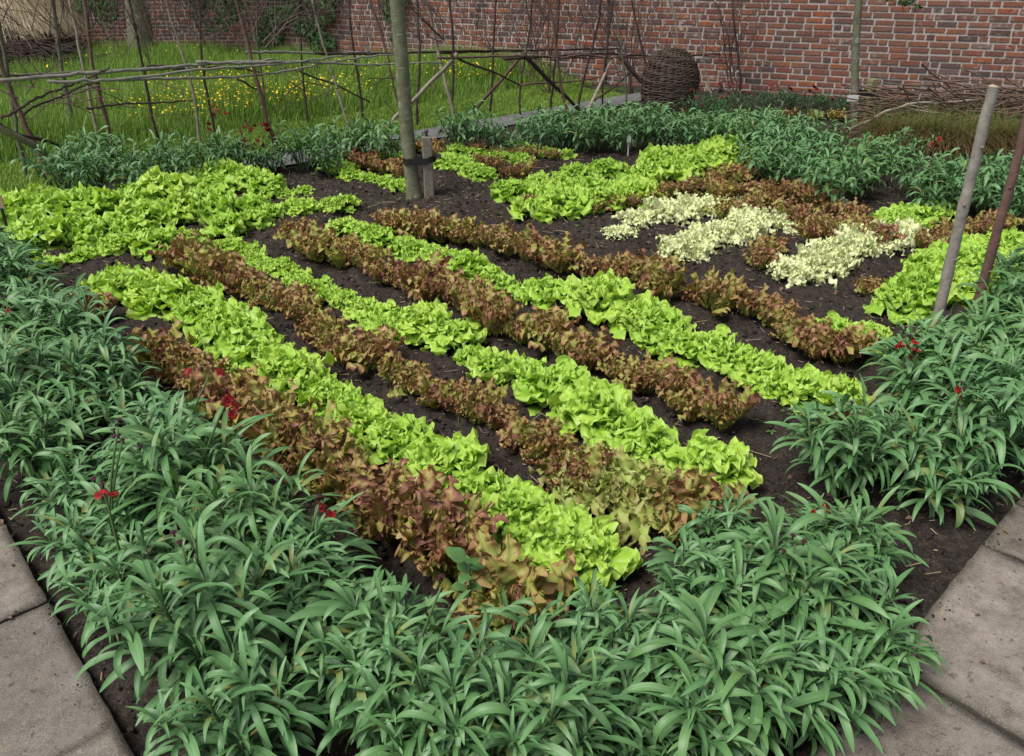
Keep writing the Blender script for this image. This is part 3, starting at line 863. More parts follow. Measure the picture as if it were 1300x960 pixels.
# right block
row('green', [(645, 238), (690, 226), (735, 215), (785, 203)], .17, .95, 'the right block, left-hand row', 'lettuces of the right block')
row('green', [(690, 258), (730, 250), (775, 243), (815, 230)], .15, 1.3, 'the right block, front row', 'lettuces of the right block', .11)
row('green', [(700, 238), (745, 230), (785, 224)], .17, 1.1, 'the right block, middle row', 'lettuces of the right block', .11)
row('green', [(818, 214), (860, 204), (910, 194)], .15, 1.4, 'the back right heap, front', 'lettuces of the back right heap', .12)
row('green', [(840, 198), (885, 190), (935, 184)], .15, 1.4, 'the back right heap, rear', 'lettuces of the back right heap', .12)
row('red', [(672, 250)], .2, .7, 'alone at the left tip of the right block', 'russet lettuces of the right block')
row('red', [(755, 262), (795, 252), (840, 243)], .15, .78, 'the low russet row before the right block', 'russet lettuces of the right block', .06)
row('red', [(800, 208)], .2, .7, 'in the notch of the right block', 'russet lettuces of the right block')
row('red', [(850, 236), (895, 230), (950, 222)], .15, .95, 'the tall russet row of the right block', 'russet lettuces of the right block')
row('red', [(915, 244), (940, 236), (980, 228)], .19, .9, 'the second tall russet row, right block', 'russet lettuces of the right block')
row('endive', [(785, 288)], .2, .8, 'alone on bare soil left of the pale rows', 'pale endives on the right', .06)
row('endive', [(815, 274), (845, 268), (878, 262)], .13, 1.0, 'the short far pale row', 'pale endives on the right', .06, .028, sz=1.2)
row('endive', [(905, 255), (928, 250)], .12, .75, 'the pair above the pale rows', 'pale endives on the right', .06, .01)
row('endive', [(868, 308), (900, 302), (935, 290), (965, 276), (995, 272)], .135, 1.12, 'the long pale row', 'pale endives on the right', .06, .028, sz=1.2)
row('endive', [(1018, 338), (1050, 325), (1090, 310), (1135, 296)], .135, 1.08, 'the near right pale row', 'pale endives on the right', .06, .028, sz=1.2)
row('endive', [(1020, 240), (1062, 250)], .2, .9, 'the pale pair among russet plants', 'pale endives on the right', .08)
row('red', [(965, 322), (985, 300)], .2, .85, 'the ragged pair between pale rows', 'russet lettuces among the endives')
row('red', [(1000, 262), (1040, 275), (1085, 285)], .15, 1.05, 'the russet heap between pale rows', 'russet lettuces among the endives')
row('red', [(1000, 242), (1045, 255), (1090, 265)], .16, 1.0, 'the russet heap behind the pale rows', 'russet lettuces among the endives')
row('red', [(1105, 355)], .2, .62, 'alone near the right lime block', 'russet lettuces among the endives', .05)
row('green', [(1130, 270), (1165, 262), (1200, 252)], .16, 1.1, 'the far lime heap behind the posts', 'lettuces of the far right heap', .11)
row('green', [(1120, 285), (1150, 277)], .16, .95, 'the front of that far lime heap', 'lettuces of the far right heap', .1)
row('red', [(1185, 300), (1225, 285), (1265, 280)], .16, .9, 'the russet strip behind the posts', 'russet lettuces behind the posts')
row('green', [(1155, 365), (1190, 350), (1225, 335), (1265, 320)], .15, 1.15, 'the lime block at the posts, front row', 'lettuces of the block at the posts', .11)
row('green', [(1185, 325), (1225, 312), (1265, 300), (1300, 300)], .16, 1.2, 'the lime block at the posts, back row', 'lettuces of the block at the posts', .12)
row('green', [(1225, 352), (1262, 340), (1295, 325)], .16, 1.1, 'the lime block at the posts, right side', 'lettuces of the block at the posts', .11)

row('red', [(925, 262), (955, 252), (990, 240)], .17, 1.1, 'the loose russet drift above the pale rows', 'russet lettuces among the endives')
row('red', [(1030, 292), (1062, 290)], .17, 1.0, 'the russet pair between two pale rows', 'russet lettuces among the endives')
row('red', [(1100, 285), (1118, 300)], .17, .8, 'the russet pair beside the far lime heap', 'russet lettuces among the endives')
# ------------------------------------------------------------------ wallflowers
WF = [wallflower_parts(i) for i in range(5)]
WFBIG = [wallflower_parts(10 + i, 9, (.22, .31, .26, .36, .28)[i], .125, 31, .138, .86) for i in range(5)] + [wallflower_parts(16 + i, 8, (.23, .32, .27)[i], .12, 31, .170, .70) for i in range(3)]
WFFAR = [wallflower_parts(20 + i, 9, .30, .19, 17, .115, 1.2) for i in range(4)]
BLOOM = [flower_mesh(i, M['flower'], .017) for i in range(4)]
BUD = [flower_mesh(i + 10, M['bud'], .008) for i in range(2)]
DARKBLOOM = [flower_mesh(40 + i, M['maroon'], .016) for i in range(2)]
ORANGE = flower_mesh(30, M['orange'], .018)

def wallflower(x, y, scale, label, group, pool, rng, rz=None, zs=1.0):
    t = empty('wallflower', (x, y, float(soil_height(np.array([x]), np.array([y]))[0]) - .01), rng.uniform(0, 6.28) if rz is None else rz)
    props(t, label, 'wallflower', group)
    st, fo, tops = pool[rng.integers(len(pool))]
    link('foliage', fo, t, sc=(scale, scale, scale * zs)); link('stem', st, t, sc=(scale, scale, scale * zs))
    count['wall'] += 1
    return t

def spike(t, px, py, Y, n, rng, mats=None, rise=.16, size=1.0, local=True):
    """a flower spike of plant t whose blooms stand at the photo position"""
    top = vp(px, py, Y)
    base = np.array(t.location); a = t.rotation_euler[2]
    d = top - base
    d = np.array([d[0] * math.cos(a) + d[1] * math.sin(a), -d[0] * math.sin(a) + d[1] * math.cos(a), d[2]])
    mb = MB(); s = np.linspace(0, 1, 7)[:, None]
    c = d[None] * np.concatenate([s ** 1.4, s ** 1.4, s ** .9], 1)
    tube(mb, c, np.linspace(.005, .0028, 7), 5, (.5, .6, .5))
    link('flower_stem', mb.mesh('flower_stem', M['wstem']), t)
    for k in range(n):
        o = link('flower', (mats or BLOOM)[rng.integers(len(mats or BLOOM))], t, tuple(d + np.array([rng.normal(0, .022), rng.normal(0, .022), rng.uniform(-.05, .02)]) * size), rng.uniform(0, 6), size * rng.uniform(.85, 1.2))
        o.rotation_euler[0] = rng.uniform(-.3, 1.2); o.rotation_euler[1] = rng.uniform(-.8, .8)
    for k in range(2):
        link('bud', BUD[k % 2], t, tuple(d + np.array([rng.normal(0, .01), rng.normal(0, .01), .02 + .012 * k])), 0, size)

def border(name, along, ranks, pool, rng, group, scale, side, ok, tail):
    """ranks of wallflowers parallel to a paved edge"""
    ends = ['outer', 'second', 'third', 'inner']
    out = []
    for ri, (off, a0, a1, sp) in enumerate(ranks):
        n = int((a1 - a0) / sp) + 1; kk = 0
        for k in range(n):
            a = a0 + sp * k + rng.normal(0, .04); b = off + rng.normal(0, .035)
            p = bed(a, b) if along == 'u' else bed(b, a)
            if not ok(p[0], p[1]): continue
            lab = 'grey-green wallflower, %s from the near corner, %s rank of %s' % (NUM[kk], ends[ri], tail); kk += 1
            out.append(wallflower(p[0], p[1], scale * rng.uniform(.80, 1.22), lab, group, pool, rng))
    return out

rw = np.random.default_rng(91)
def inview(x, y):
    zc = y * CP + (CAMH - .15) * SP
    px = CX + FPX * x / zc
    py = CY + FPX * ((CAMH - .2) * CP - y * SP) / zc
    return -60 < px < 1350 and py < 1010
left = border('left', 'v', [(.17, .22, 4.8, .29), (.44, .50, 4.7, .28)], WFBIG, rw, 'wallflowers of the left paved border', 1.05, 0, inview, 'the left border')
right = border('right', 'u', [(.18, .45, 3.05, .29), (.40, .68, 2.95, .28)], WFBIG, rw, 'wallflowers of the right paved border', 1.0, 0,
               lambda x, y: inview(x, y) and not (1.72 < to_uv(x, y)[0] < 2.08 and to_uv(x, y)[1] < .36), 'the right border')
for k, (px, py, z) in enumerate(((372, 690, .2), (445, 760, .2), (500, 850, .2), (575, 890, .18), (690, 800, .2), (905, 850, .2), (1030, 830, .2), (1060, 735, .2), (1095, 800, .16), (1075, 655, .2))):
    g_ = gp(px, py, z)
    left.append(wallflower(g_[0], g_[1], rw.uniform(.85, 1.0), 'grey-green wallflower at the near corner of the bed, %s from its left' % NUM[k], 'wallflowers at the near corner', WFBIG, rw))
# blooms on the nearest plants
def nearest(px, py, z=.25):
    p = gp(px, py, z); L = left + right
    return min(L, key=lambda o: (o.location[0] - p[0]) ** 2 + (o.location[1] - p[1]) ** 2)
for px, py, n, mats in ((290, 505, 4, None), (405, 640, 3, None), (132, 622, 2, None), (155, 560, 1, BUD), (1160, 440, 4, None), (1218, 495, 2, None), (1080, 518, 2, None), (1047, 640, 2, None), (10, 385, 1, None), (265, 478, 2, None), (150, 545, 2, BUD), (230, 690, 1, BUD), (1150, 428, 2, None), (560, 745, 1, BUD), (1010, 690, 1, BUD)):
    q = nearest(px, py + 40)
    spike(q, px, py, q.location[1] + .03, n, rw, mats)

rf = np.random.default_rng(92)
def clumps(pix, scale, phrase, group, pool=WFFAR, zc=.15, cat=None, zs=1.0):
    pts = [gp(x, y, zc) for x, y in pix]
    out = []
    for k, (p, (x, y)) in enumerate(zip(pts, pix)):
        lab = 'grey-green wallflower, %s from the left %s' % (NUM[k], phrase) if len(pix) > 1 else 'grey-green wallflower ' + phrase
        out.append(wallflower(p[0], p[1], scale * rf.uniform(.9, 1.12), lab, group, pool, rf, None, zs))
    return out
clumps([(75, 222), (100, 232), (118, 212), (150, 215), (165, 225)], 1.15, 'in the clump behind the left lettuce block', 'wallflowers along the far path', zs=1.1)
clumps([(200, 212), (222, 205), (245, 212)], 1.05, 'in the second clump by the far path', 'wallflowers along the far path', zs=1.1)
w3 = clumps([(272, 200), (292, 195)], 1.0, 'in the small pair beside the flowering one', 'wallflowers along the far path', zs=1.1)
w4 = clumps([(322, 197), (340, 195)], .85, 'in the pair carrying dark red flowers', 'wallflowers along the far path')
clumps([(385, 190), (408, 186), (420, 196)], 1.1, 'in the clump between path gap and tree', 'wallflowers along the far path', zs=1.15)
clumps([(445, 182), (465, 178), (487, 186)], 1.05, 'in the clump just left of the trunk', 'wallflowers along the far path', zs=1.1)
clumps([(580, 170), (600, 172)], 1.15, 'in the clump right of the trunk', 'wallflowers along the far path', zs=1.2)
clumps([(530, 165)], .6, 'small, half hidden behind the staked trunk', 'wallflowers along the far path')
clumps([(625, 172), (650, 175), (668, 165)], .9, 'in the thin clump before the path gap', 'wallflowers along the far path')
clumps([(690, 172), (715, 168), (740, 172), (765, 166), (790, 172), (815, 166), (845, 168)], 1.1, 'in the dense bank, front rank', 'wallflowers of the far bank', zs=1.1)
clumps([(700, 158), (730, 158), (757, 155), (785, 155), (812, 153), (840, 153)], 1.0, 'in the dense bank, rear rank', 'wallflowers of the far bank', zs=1.1)
clumps([(870, 172), (895, 168), (920, 170), (945, 178), (965, 170)], 1.1, 'in the bank beyond the right lettuces, front', 'wallflowers of the far bank')
clumps([(865, 155), (890, 153), (915, 155), (940, 158), (965, 155), (990, 160)], 1.0, 'in the bank beyond the right lettuces, rear', 'wallflowers of the far bank')
clumps([(960, 195), (985, 185), (1010, 180), (1035, 178), (1020, 195), (975, 212), (1000, 215)], 1.15, 'beyond the russet heap', 'wallflowers of the far right corner')
clumps([(1035, 225), (1055, 212), (1075, 200), (1090, 222), (1060, 238), (1105, 210)], 1.15, 'in the corner bank behind the endives', 'wallflowers of the far right corner')
w5 = clumps([(1120, 195), (1150, 185)], 1.0, 'at the foot of the bronze sedge', 'wallflowers of the far right corner', zs=1.1)
w6 = clumps([(1170, 232), (1195, 222), (1215, 238), (1190, 245)], 1.1, 'in the clump left of the grey post top', 'wallflowers of the far right corner')
clumps([(1235, 222), (1262, 215), (1290, 222), (1255, 245), (1285, 255), (1300, 240)], 1.15, 'in the mass behind the two posts', 'wallflowers of the far right corner')
clumps([(1300, 350), (1305, 390)], 1.15, 'at the right edge past the lime block', 'wallflowers of the far right corner', WFBIG, .2)
clumps([(1180, 455), (1230, 445), (1275, 440), (1215, 480), (1265, 490)], 1.1, 'round the foot of the posts', 'wallflowers round the posts', WFBIG, .18)
orange_plant = min([o for o in S.objects if o.get('category') == 'wallflower'], key=lambda o: (o.location[0] - gp(978, 212)[0]) ** 2 + (o.location[1] - gp(978, 212)[1]) ** 2)
spike(orange_plant, 978, 205, orange_plant.location[1] - .05, 2, rf, [ORANGE])
for t, px, py, n in ((w4[0], 314, 158, 7), (w4[1], 335, 160, 7), (w4[0], 310, 180, 4), (w4[1], 332, 178, 5), (w3[0], 262, 160, 4), (w3[1], 275, 138, 4), (w5[1], 1146, 178, 5), (w5[0], 1185, 180, 5), (w6[1], 1207, 222, 3), (w6[0], 1182, 210, 3)):
    spike(t, px, py, t.location[1] + .02, n, rf, None, size=1.1)

# dark border by the brick wall: low wallflowers with dark flowers
rd = np.random.default_rng(93)
def dark_plants():
    def far_mesh(i):
        st, fo, tops = wallflower_parts(60 + i, 9, .34, .17, 14, .10, 1.1)
        fo.materials[0] = M['dark']
        return st, fo, tops
    pool = [far_mesh(i) for i in range(2)]
    pix = [(893, 132), (915, 128), (938, 130), (962, 129), (985, 131), (1008, 131), (1030, 130), (1052, 133), (1072, 131), (1112, 138), (875, 138), (905, 142)]
    for k, (x, y) in enumerate(pix):
        p = gp(x, y + 8, .1)
        t = wallflower(p[0], p[1], 1.0 * rd.uniform(.85, 1.1), 'dark-flowered wallflower at the wall foot, %s planted along it from its left' % NUM[k], 'dark wallflowers at the foot of the wall', pool, rd)
        for j in range(rd.integers(3, 6)):
            top = pool[0][2][rd.integers(9)]
            o = link('flower', DARKBLOOM[rd.integers(2)], t, (top[0] + rd.normal(0, .05), top[1] + rd.normal(0, .05), top[2] + rd.uniform(.02, .10)), 0, 1.4)
            o.rotation_euler[0] = rd.uniform(0, 1.2)
for k, (px, py) in enumerate(((815, 146), (850, 150), (880, 148), (905, 150), (870, 140), (930, 165), (1090, 190), (1260, 205))):
    b_ = min([o for o in S.objects if o.get('category') == 'wallflower'], key=lambda o: (o.location[0] - gp(px, py + 14)[0]) ** 2 + (o.location[1] - gp(px, py + 14)[1]) ** 2)
    spike(b_, px, py, b_.location[1], 3, rd, None, size=1.1)
dark_plants()
row('red', [(948, 150), (985, 150), (1020, 148), (1060, 150)], .26, .75, 'the young russet row below the wall border', 'young lettuces below the wall', .05)

# ------------------------------------------------------------------ trees with stakes and ties
def leaf_cloud(mb, centres, rad, n, size, rng):
    for c in centres:
        k = n
        d = rng.normal(size=(k, 3)); d /= np.linalg.norm(d, axis=1, keepdims=True)
        P = c + d * (rad * rng.uniform(.3, 1.0, k) ** .6)[:, None]
        a = rng.normal(size=(k, 3)); a /= np.linalg.norm(a, axis=1, keepdims=True)
        b = np.cross(a, rng.normal(size=(k, 3))); b /= np.linalg.norm(b, axis=1, keepdims=True)
        s = size * rng.uniform(.6, 1.3, k)[:, None]
        v = np.stack([P - a * s, P + b * s * .5, P + a * s, P - b * s * .5], 1).reshape(-1, 3)
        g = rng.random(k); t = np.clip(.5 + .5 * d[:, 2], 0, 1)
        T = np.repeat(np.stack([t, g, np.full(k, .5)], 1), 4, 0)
        mb.add(v, np.arange(k)[:, None] * 4 + np.array([[0, 1, 2, 3]]), None, T)

def young_tree(base, top, r0, r1, label, seed, height=2.7, hang=None):
    rng = np.random.default_rng(seed)
    t = empty('young_tree', (base[0], base[1], 0)); props(t, label, 'tree')
    d = (np.array(top) - np.array(base)) / (top[2] - base[2])
    zz = np.concatenate([np.linspace(-.08, .12, 5), np.linspace(.2, height, 26)])
    wob = np.stack([.012 * np.sin(zz * 3 + seed), .012 * np.sin(zz * 2.3 + 2 * seed)], 1)
    c = np.stack([d[0] * zz + wob[:, 0], d[1] * zz + wob[:, 1], zz], 1)
    r = r0 + (r1 - r0) * np.clip(zz / 1.4, 0, 1.6) + .02 * r0 / .07 * np.exp(-np.clip(zz, 0, 9) / .05)
    mb = MB(); tube(mb, c, np.maximum(r, .02), 20, (.5, .5, .5), rough=.012, rng=rng)
    for k in range(4):
        z = rng.uniform(.3, 1.3); a = rng.uniform(0, 6.28); i = int(np.searchsorted(zz, z))
        p = c[i]; rr = r[i]; e = np.array([math.cos(a), math.sin(a), 0])
        tube(mb, [p + e * rr * .8, p + e * rr * 1.08], [rr * .35, rr * .18], 8, (.5, .2, .5))
    limbs = []
    for k in range(7):
        a = k * 2.4 + rng.normal(0, .2); z = height - rng.uniform(0, .5); i = min(len(zz) - 1, int(np.searchsorted(zz, z)))
        s = np.linspace(0, 1, 7)[:, None]; L = rng.uniform(.6, 1.0)
        l = c[i] + s * np.array([math.cos(a) * L * .7, math.sin(a) * L * .7, L * .85]) + .05 * np.sin(s * 4 + k)
        tube(mb, l, np.linspace(.025, .007, 7), 6); limbs.append(l)
    link('trunk', mb.mesh('trunk', M['trunk']), t)
    cr = MB(); cen = [l[j] + rng.normal(0, .12, 3) for l in limbs for j in (3, 4, 5, 6)]
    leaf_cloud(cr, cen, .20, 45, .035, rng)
    if hang is not None:
        h = np.array(hang) - np.array([base[0], base[1], 0])
        s = np.linspace(0, 1, 8)[:, None]
        l = c[-6] + (h - c[-6]) * s + np.array([0, 0, .25]) * np.sin(s * PI)
        lm = MB(); tube(lm, l, np.linspace(.014, .004, 8), 5); link('limb', lm.mesh('limb', M['trunk']), t)
        leaf_cloud(cr, [h + rng.normal(0, .06, 3) + np.array([0, 0, .10]) for _ in range(8)], .11, 26, .035, rng)
    link('crown', cr.mesh('crown', M['tleaf'], False), t)
    return t
TB = gp(527, 249); young_tree(TB, vp(501, 0, TB[1]), .050, .046, 'young grey-green barked tree trunk tied to a short stake in the bed', 4)
T2 = gp(1084, 160); young_tree(T2, vp(1091, 0, T2[1]), .040, .034, 'slim young tree by the brick wall with a white tag', 9, 2.4, vp(1150, 2, T2[1] + .5))

def stake(base, h, w, mat, label, knob=False, rz=.2, lean=0):
    t = empty('tree_stake', (base[0], base[1], 0), rz); props(t, label, 'stake')
    mb = MB(); rng = np.random.default_rng(3)
    n = 12; zz = np.linspace(-.1, h, n); s = w / 2; c = s * .82
    prof = np.array([(-s, -c), (-c, -s), (c, -s), (s, -c), (s, c), (c, s), (-c, s), (-s, c)])
    v = np.concatenate([np.concatenate([prof * (1 + .015 * rng.normal(size=(8, 1))) + np.array([lean * z, 0]), np.full((8, 1), z)], 1) for z in zz])
    i = np.arange(n - 1)[:, None] * 8 + np.arange(8)[None]; j = np.arange(n - 1)[:, None] * 8 + (np.arange(8)[None] + 1) % 8
    mb.add(v, np.stack([i, j, j + 8, i + 8], -1).reshape(-1, 4))
    top = v[-8:]; mb.add(np.concatenate([top, [top.mean(0) + np.array([0, 0, .004])]]), None, [(k, (k + 1) % 8, 8) for k in range(8)])
    link('shaft', mb.mesh('stake_shaft', mat, False), t)
    if knob:
        kb = MB(); tube(kb, [(0, 0, h), (0, 0, h + .02), (0, 0, h + .035), (0, 0, h + .05)], [.008, .008, .016, .010], 8)
        link('spike', kb.mesh('stake_spike', M['metal']), t)
    return t
SB = gp(546, 246); SB = np.array([SB[0], TB[1] - .01, 0])
stake(SB, .43, .070, M['stake'], 'short square weathered stake beside the central tree trunk', True)
S2 = gp(1095, 160); stake(np.array([S2[0] + .03, S2[1] + .02, 0]), .46, .085, M['stakeg'], 'yellow-green treated stake beside the slim tree at the wall', False, .3)

def tie(a, b, ra, rb, z, label, tail=None):
    """a strap looped round trunk and stake"""
    a, b = np.array(a[:2]), np.array(b[:2]); d = b - a; d /= np.linalg.norm(d); n = np.array([-d[1], d[0]])
    pts = []
    for th in np.linspace(PI / 2, 3 * PI / 2, 12): pts.append(a + d * math.cos(th) * ra + n * math.sin(th) * ra)
    for th in np.linspace(-PI / 2, PI / 2, 12): pts.append(b + d * math.cos(th) * rb + n * math.sin(th) * rb)
    pts = np.array(pts); k = len(pts); mb = MB(); h = .022
    cen = pts.mean(0); o = pts + (pts - cen) / np.linalg.norm(pts - cen, axis=1, keepdims=True) * .006
    zz = z + .012 * np.sin(np.arange(k) * .5)
    v = np.concatenate([np.c_[pts, zz - h], np.c_[o, zz - h], np.c_[o, zz + h], np.c_[pts, zz + h]])
    i = np.arange(k); j = (i + 1) % k
    mb.add(v, np.concatenate([np.stack([i + a_ * k, j + a_ * k, j + b_ * k, i + b_ * k], -1) for a_, b_ in ((0, 1), (1, 2), (2, 3), (3, 0))]))
    e = pts[17]; s = np.linspace(0, 1, 6)
    if tail is not None:
        for w in (-1, 1):
            tube(mb, [np.array([e[0], e[1], z + w * .008]) + np.array(tail) * x + np.array([0, 0, .02 * math.sin(x * 3)]) for x in s], .010, 6)
    mid = (a + d * ra + b - d * rb) / 2
    box(mb, mid[0] - n[0] * .0, mid[1], z, .035, .05, .05, rz=math.atan2(d[1], d[0]))
    return props(link('tree_tie', mb.mesh('tree_tie', M['rubber'], False)), label, 'tree tie')
TZ = lambda b, t, z: (b[0] + (t[0] - b[0]) * z / t[2], b[1])
tie(TZ(TB, vp(500, 0, TB[1]), .27), SB, .053, .050, .27, 'black rubber strap tying the central trunk to its stake', (.05, -.02, .02))
tie(T2, (S2[0] + .03, S2[1] + .02), .052, .062, .33, 'black strap tying the slim wall-side tree to its stake', (.10, -.02, 0))
tg = MB(); box(tg, 0, 0, 0, .12, .006, .055, rz=.1); box(tg, 0, .004, .025, .13, .004, .006, rz=.1)
props(link('tree_tag', tg.mesh('tree_tag', M['white'], False), None, tuple(vp(1083, 125, T2[1] - .075))), 'white tag hanging on the slim tree by the wall', 'tag')

# ------------------------------------------------------------------ two cut posts at the right border
def post(base, h, r, mat, label, seed, bend=0.0):
    rng = np.random.default_rng(seed)
    t = empty('cut_post', (base[0], base[1], 0)); props(t, label, 'post')
    zz = np.linspace(-.12, h, 22)
    c = np.stack([bend * np.sin(zz * 3 + seed) + .0015 * rng.normal(size=22), .0015 * rng.normal(size=22), zz], 1)
    rr = r * (1.05 - .14 * zz / h) * (1 + .012 * rng.normal(size=22))
    for z in (.35, .62, .9): rr[int(np.searchsorted(zz, min(z, h - .05)))] *= 1.08
    mb = MB(); tube(mb, c, rr, 14, (.5, .5, .5), False, rough=.02, rng=rng)
    for z, a in ((.36, -1.2), (.62, -2.0), (.85, -1.4)):
        i = int(np.searchsorted(zz, min(z, h - .05))); e = np.array([math.cos(a), math.sin(a), .3])
        tube(mb, [c[i] + e * r * .6, c[i] + e * r * 1.25], [r * .38, r * .25], 8, (.5, .9, .5))
    link('shaft', mb.mesh('post_shaft', mat), t)
    eb = MB(); tube(eb, [c[-1] + (0, 0, -.004), c[-1] + (0, 0, .002), c[-1] + (.001, 0, .006)], [rr[-1] * .99, rr[-1] * .97, rr[-1] * .5], 14)
    link('sawn_end', eb.mesh('post_end', M['endwood']), t)
PA = gp(1180, 440); pt = vp(1272, 110, PA[1]); post((PA[0], PA[1]), pt[2], .0225, M['post'], 'grey-brown sawn-off post standing in the right border', 2, .003)
PB = gp(1236, 402); post((PB[0], PB[1]), 1.02, .021, M['postr'], 'red-brown post behind and right of the grey-brown post', 6, .004)

# ------------------------------------------------------------------ rustic stick fences
FN = np.array([C0 + V * 5.70]); 
def line_pt(v, u): return bed(u, v)[:2]
def wiggle(p, q, n, amp, rng, sag=0):
    s = np.linspace(0, 1, n)[:, None]
    p, q = np.array(p), np.array(q); L = np.linalg.norm(q - p)
    f = np.zeros((n, 3))
    for k in range(1, 5): f += np.sin(PI * k * s + rng.uniform(0, 6, 3)) * rng.normal(0, amp / k, 3)
    f -= f[0] * (1 - s) + f[-1] * s
    c = p + (q - p) * s + f
    c[:, 2] -= sag * np.sin(PI * s[:, 0])
    return c

def fence(label, seed, poles, rails, braces, twig_spec):
    rng = np.random.default_rng(seed)
    t = empty('stick_fence', tuple(poles[0][0]) + (0,) if len(poles[0][0]) == 2 else tuple(poles[0][0])); props(t, label, 'fence')
    o = np.array(t.location)
    def add(nm, c, r, mat, sides=8, tint=.5):
        mb = MB(); tube(mb, c - o, r, sides, (.5, tint, .5), rough=.05, rng=rng)
        return link(nm, mb.mesh('fence_' + nm, M[mat]), t)
    for (b, top, r, mat) in poles:
        b = np.array([b[0], b[1], -.06]); c = wiggle(b, top, 24, .030, rng) + rng.normal(0, .003, (24, 3))
        add('pole', c, np.linspace(r * .82, r * .52, 24) * (1 + .10 * rng.normal(size=24)), mat)
    for (p, q, r, mat) in rails: add('rail', wiggle(p, q, 40, .016, rng) + rng.normal(0, .0035, (40, 3)), np.linspace(r, r * .6, 40), mat)
    for (p, q, r, mat) in braces: add('brace', wiggle(p, q, 12, .015, rng), np.linspace(r, r * .75, 12), mat)
    # brushwood: thin twigs that spring from the poles and rails
    mb = MB()
    def twig(p, d, L, r, depth):
        n = 7; s = np.linspace(0, 1, n)
        c = [np.array(p)]; d = d / np.linalg.norm(d)
        for k in range(n - 1):
            d = d + rng.normal(0, .11, 3); d[2] += .03; d /= np.linalg.norm(d); c.append(c[-1] + d * L / (n - 1))
        c = np.array(c); tube(mb, c - o, np.linspace(r, r * .45, n), 4, (.5, rng.random(), .5), False)
        if depth:
            for k in range(rng.integers(2, 4)):
                i = rng.integers(2, n); e = d + rng.normal(0, .5, 3); twig(c[i], e, L * rng.uniform(.4, .7), r * .6, depth - 1)
    for (p, d, L, r, n) in twig_spec:
        for _ in range(int(n * 1.5)):
            pp = np.array(p) + rng.normal(0, .10, 3) * np.array([1, 1, .8]); dd = np.array(d) + rng.normal(0, .45, 3)
            twig(pp, dd, L * rng.uniform(.6, 1.2), r * rng.uniform(.7, 1.2), 2)
    link('brushwood', mb.mesh('fence_brushwood', M['twigred']), t)
    return t

def P(px, py, v=None, Y=None):
    """point at a photo position on the vertical plane of a fence line (v of the bed)"""
    if Y is not None: return vp(px, py, Y)
    down = FPX * SP + (py - CY) * CP; fwd = FPX * CP - (py - CY) * SP
    dr = np.array([px - CX, fwd, -down]); nv = _M[1]
    k = (v + nv @ C0) / (nv @ dr[:2])
    return np.array([0, 0, CAMH]) + dr * k
def pole(xb, yb, xt, yt, r, mat, ext=1.0):
    """pole whose foot is at photo (xb,yb) on the ground and that passes photo (xt,yt); carried on above the frame"""
    b = gp(xb, yb); t = vp(xt, yt, b[1] + .02); top = b + (t - b) * ((t[2] + ext) / t[2])
    return ((b[0], b[1]), top, r, mat)
NV, FV = 5.74, 7.0
near_poles = [pole(62, 226, 0, 55, .026, 'pole_red'), pole(360, 213, 309, 0, .022, 'pole_red'), pole(255, 188, 210, 0, .017, 'pole_pale'), pole(446, 172, 402, 0, .014, 'pole_pale'),
              pole(578, 150, 545, 10, .022, 'pole_pale'), pole(725, 152, 706, 20, .018, 'pole_red'), pole(797, 142, 780, 0, .014, 'pole_green'), pole(875, 136, 851, 0, .014, 'pole_pale'), pole(143, 192, 104, 10, .025, 'pole_red'),
              pole(906, 126, 884, 0, .012, 'pole_pale')]
near_rails = [(P(-40, 106, NV), P(350, 76, NV), .014, 'rail'), (P(60, 104, NV - .02), P(440, 70, NV - .02), .011, 'rail'), (P(150, 102, NV + .03), P(510, 68, NV + .03), .011, 'rail'), (P(250, 80, NV - .03), P(562, 80, NV - .03), .012, 'rail'),
              (P(555, 74, NV), P(830, 72, NV), .012, 'pole_red'), (P(640, 75, NV + .03), P(940, 68, NV + .03), .014, 'pole_dark'), (P(700, 76, NV - .02), P(800, 70, NV - .02), .015, 'pole_red'), (P(0, 150, NV), P(140, 85, NV), .010, 'pole_dark')]
near_braces = [(gp(490, 163), P(580, 68, NV), .024, 'pole_pale'), (gp(597, 146), P(668, 65, NV), .020, 'pole_red'), (P(664, 68, NV), gp(737, 142), .024, 'pole_dark'), (P(785, 70, NV), gp(850, 136), .026, 'pole_dark'),
               (gp(742, 150), P(778, 72, NV), .020, 'pole_pale'), (gp(738, 148), P(800, 92, NV), .013, 'pole_red'), (P(572, 70, NV), P(660, 108, NV + .2), .012, 'pole_dark'), (P(660, 108, NV + .2), P(790, 90, NV + .2), .010, 'pole_red')]
def tw(px, py, v, n, L=.7, r=.0036, d=(0, 0, 1)): return (P(px, py, v), d, L, r, n)
near_tw = [tw(x, y, NV, n) for x, y, n in ((30, 60, 5), (105, 30, 7), (120, 60, 5), (310, 40, 4), (345, 30, 4), (400, 40, 6), (450, 50, 7), (480, 30, 7), (560, 40, 5), (640, 30, 6), (690, 40, 7), (730, 40, 7), (770, 50, 7), (850, 50, 4), (830, 90, 3), (920, 60, 4))] + \
          [tw(340, 60, NV, 3, .5, .008, (.6, .5, .7)), tw(60, 120, NV, 3, .5, .006, (-.8, 0, .1)), tw(560, 60, NV, 3, .7, .008, (-.9, -.6, .7)), tw(420, 110, NV, 3, .5, .005, (-.9, -.6, .2))]
fence('near rustic stick fence with pale bent rails along the bed side of the path', 31, near_poles, near_rails, near_braces, near_tw)
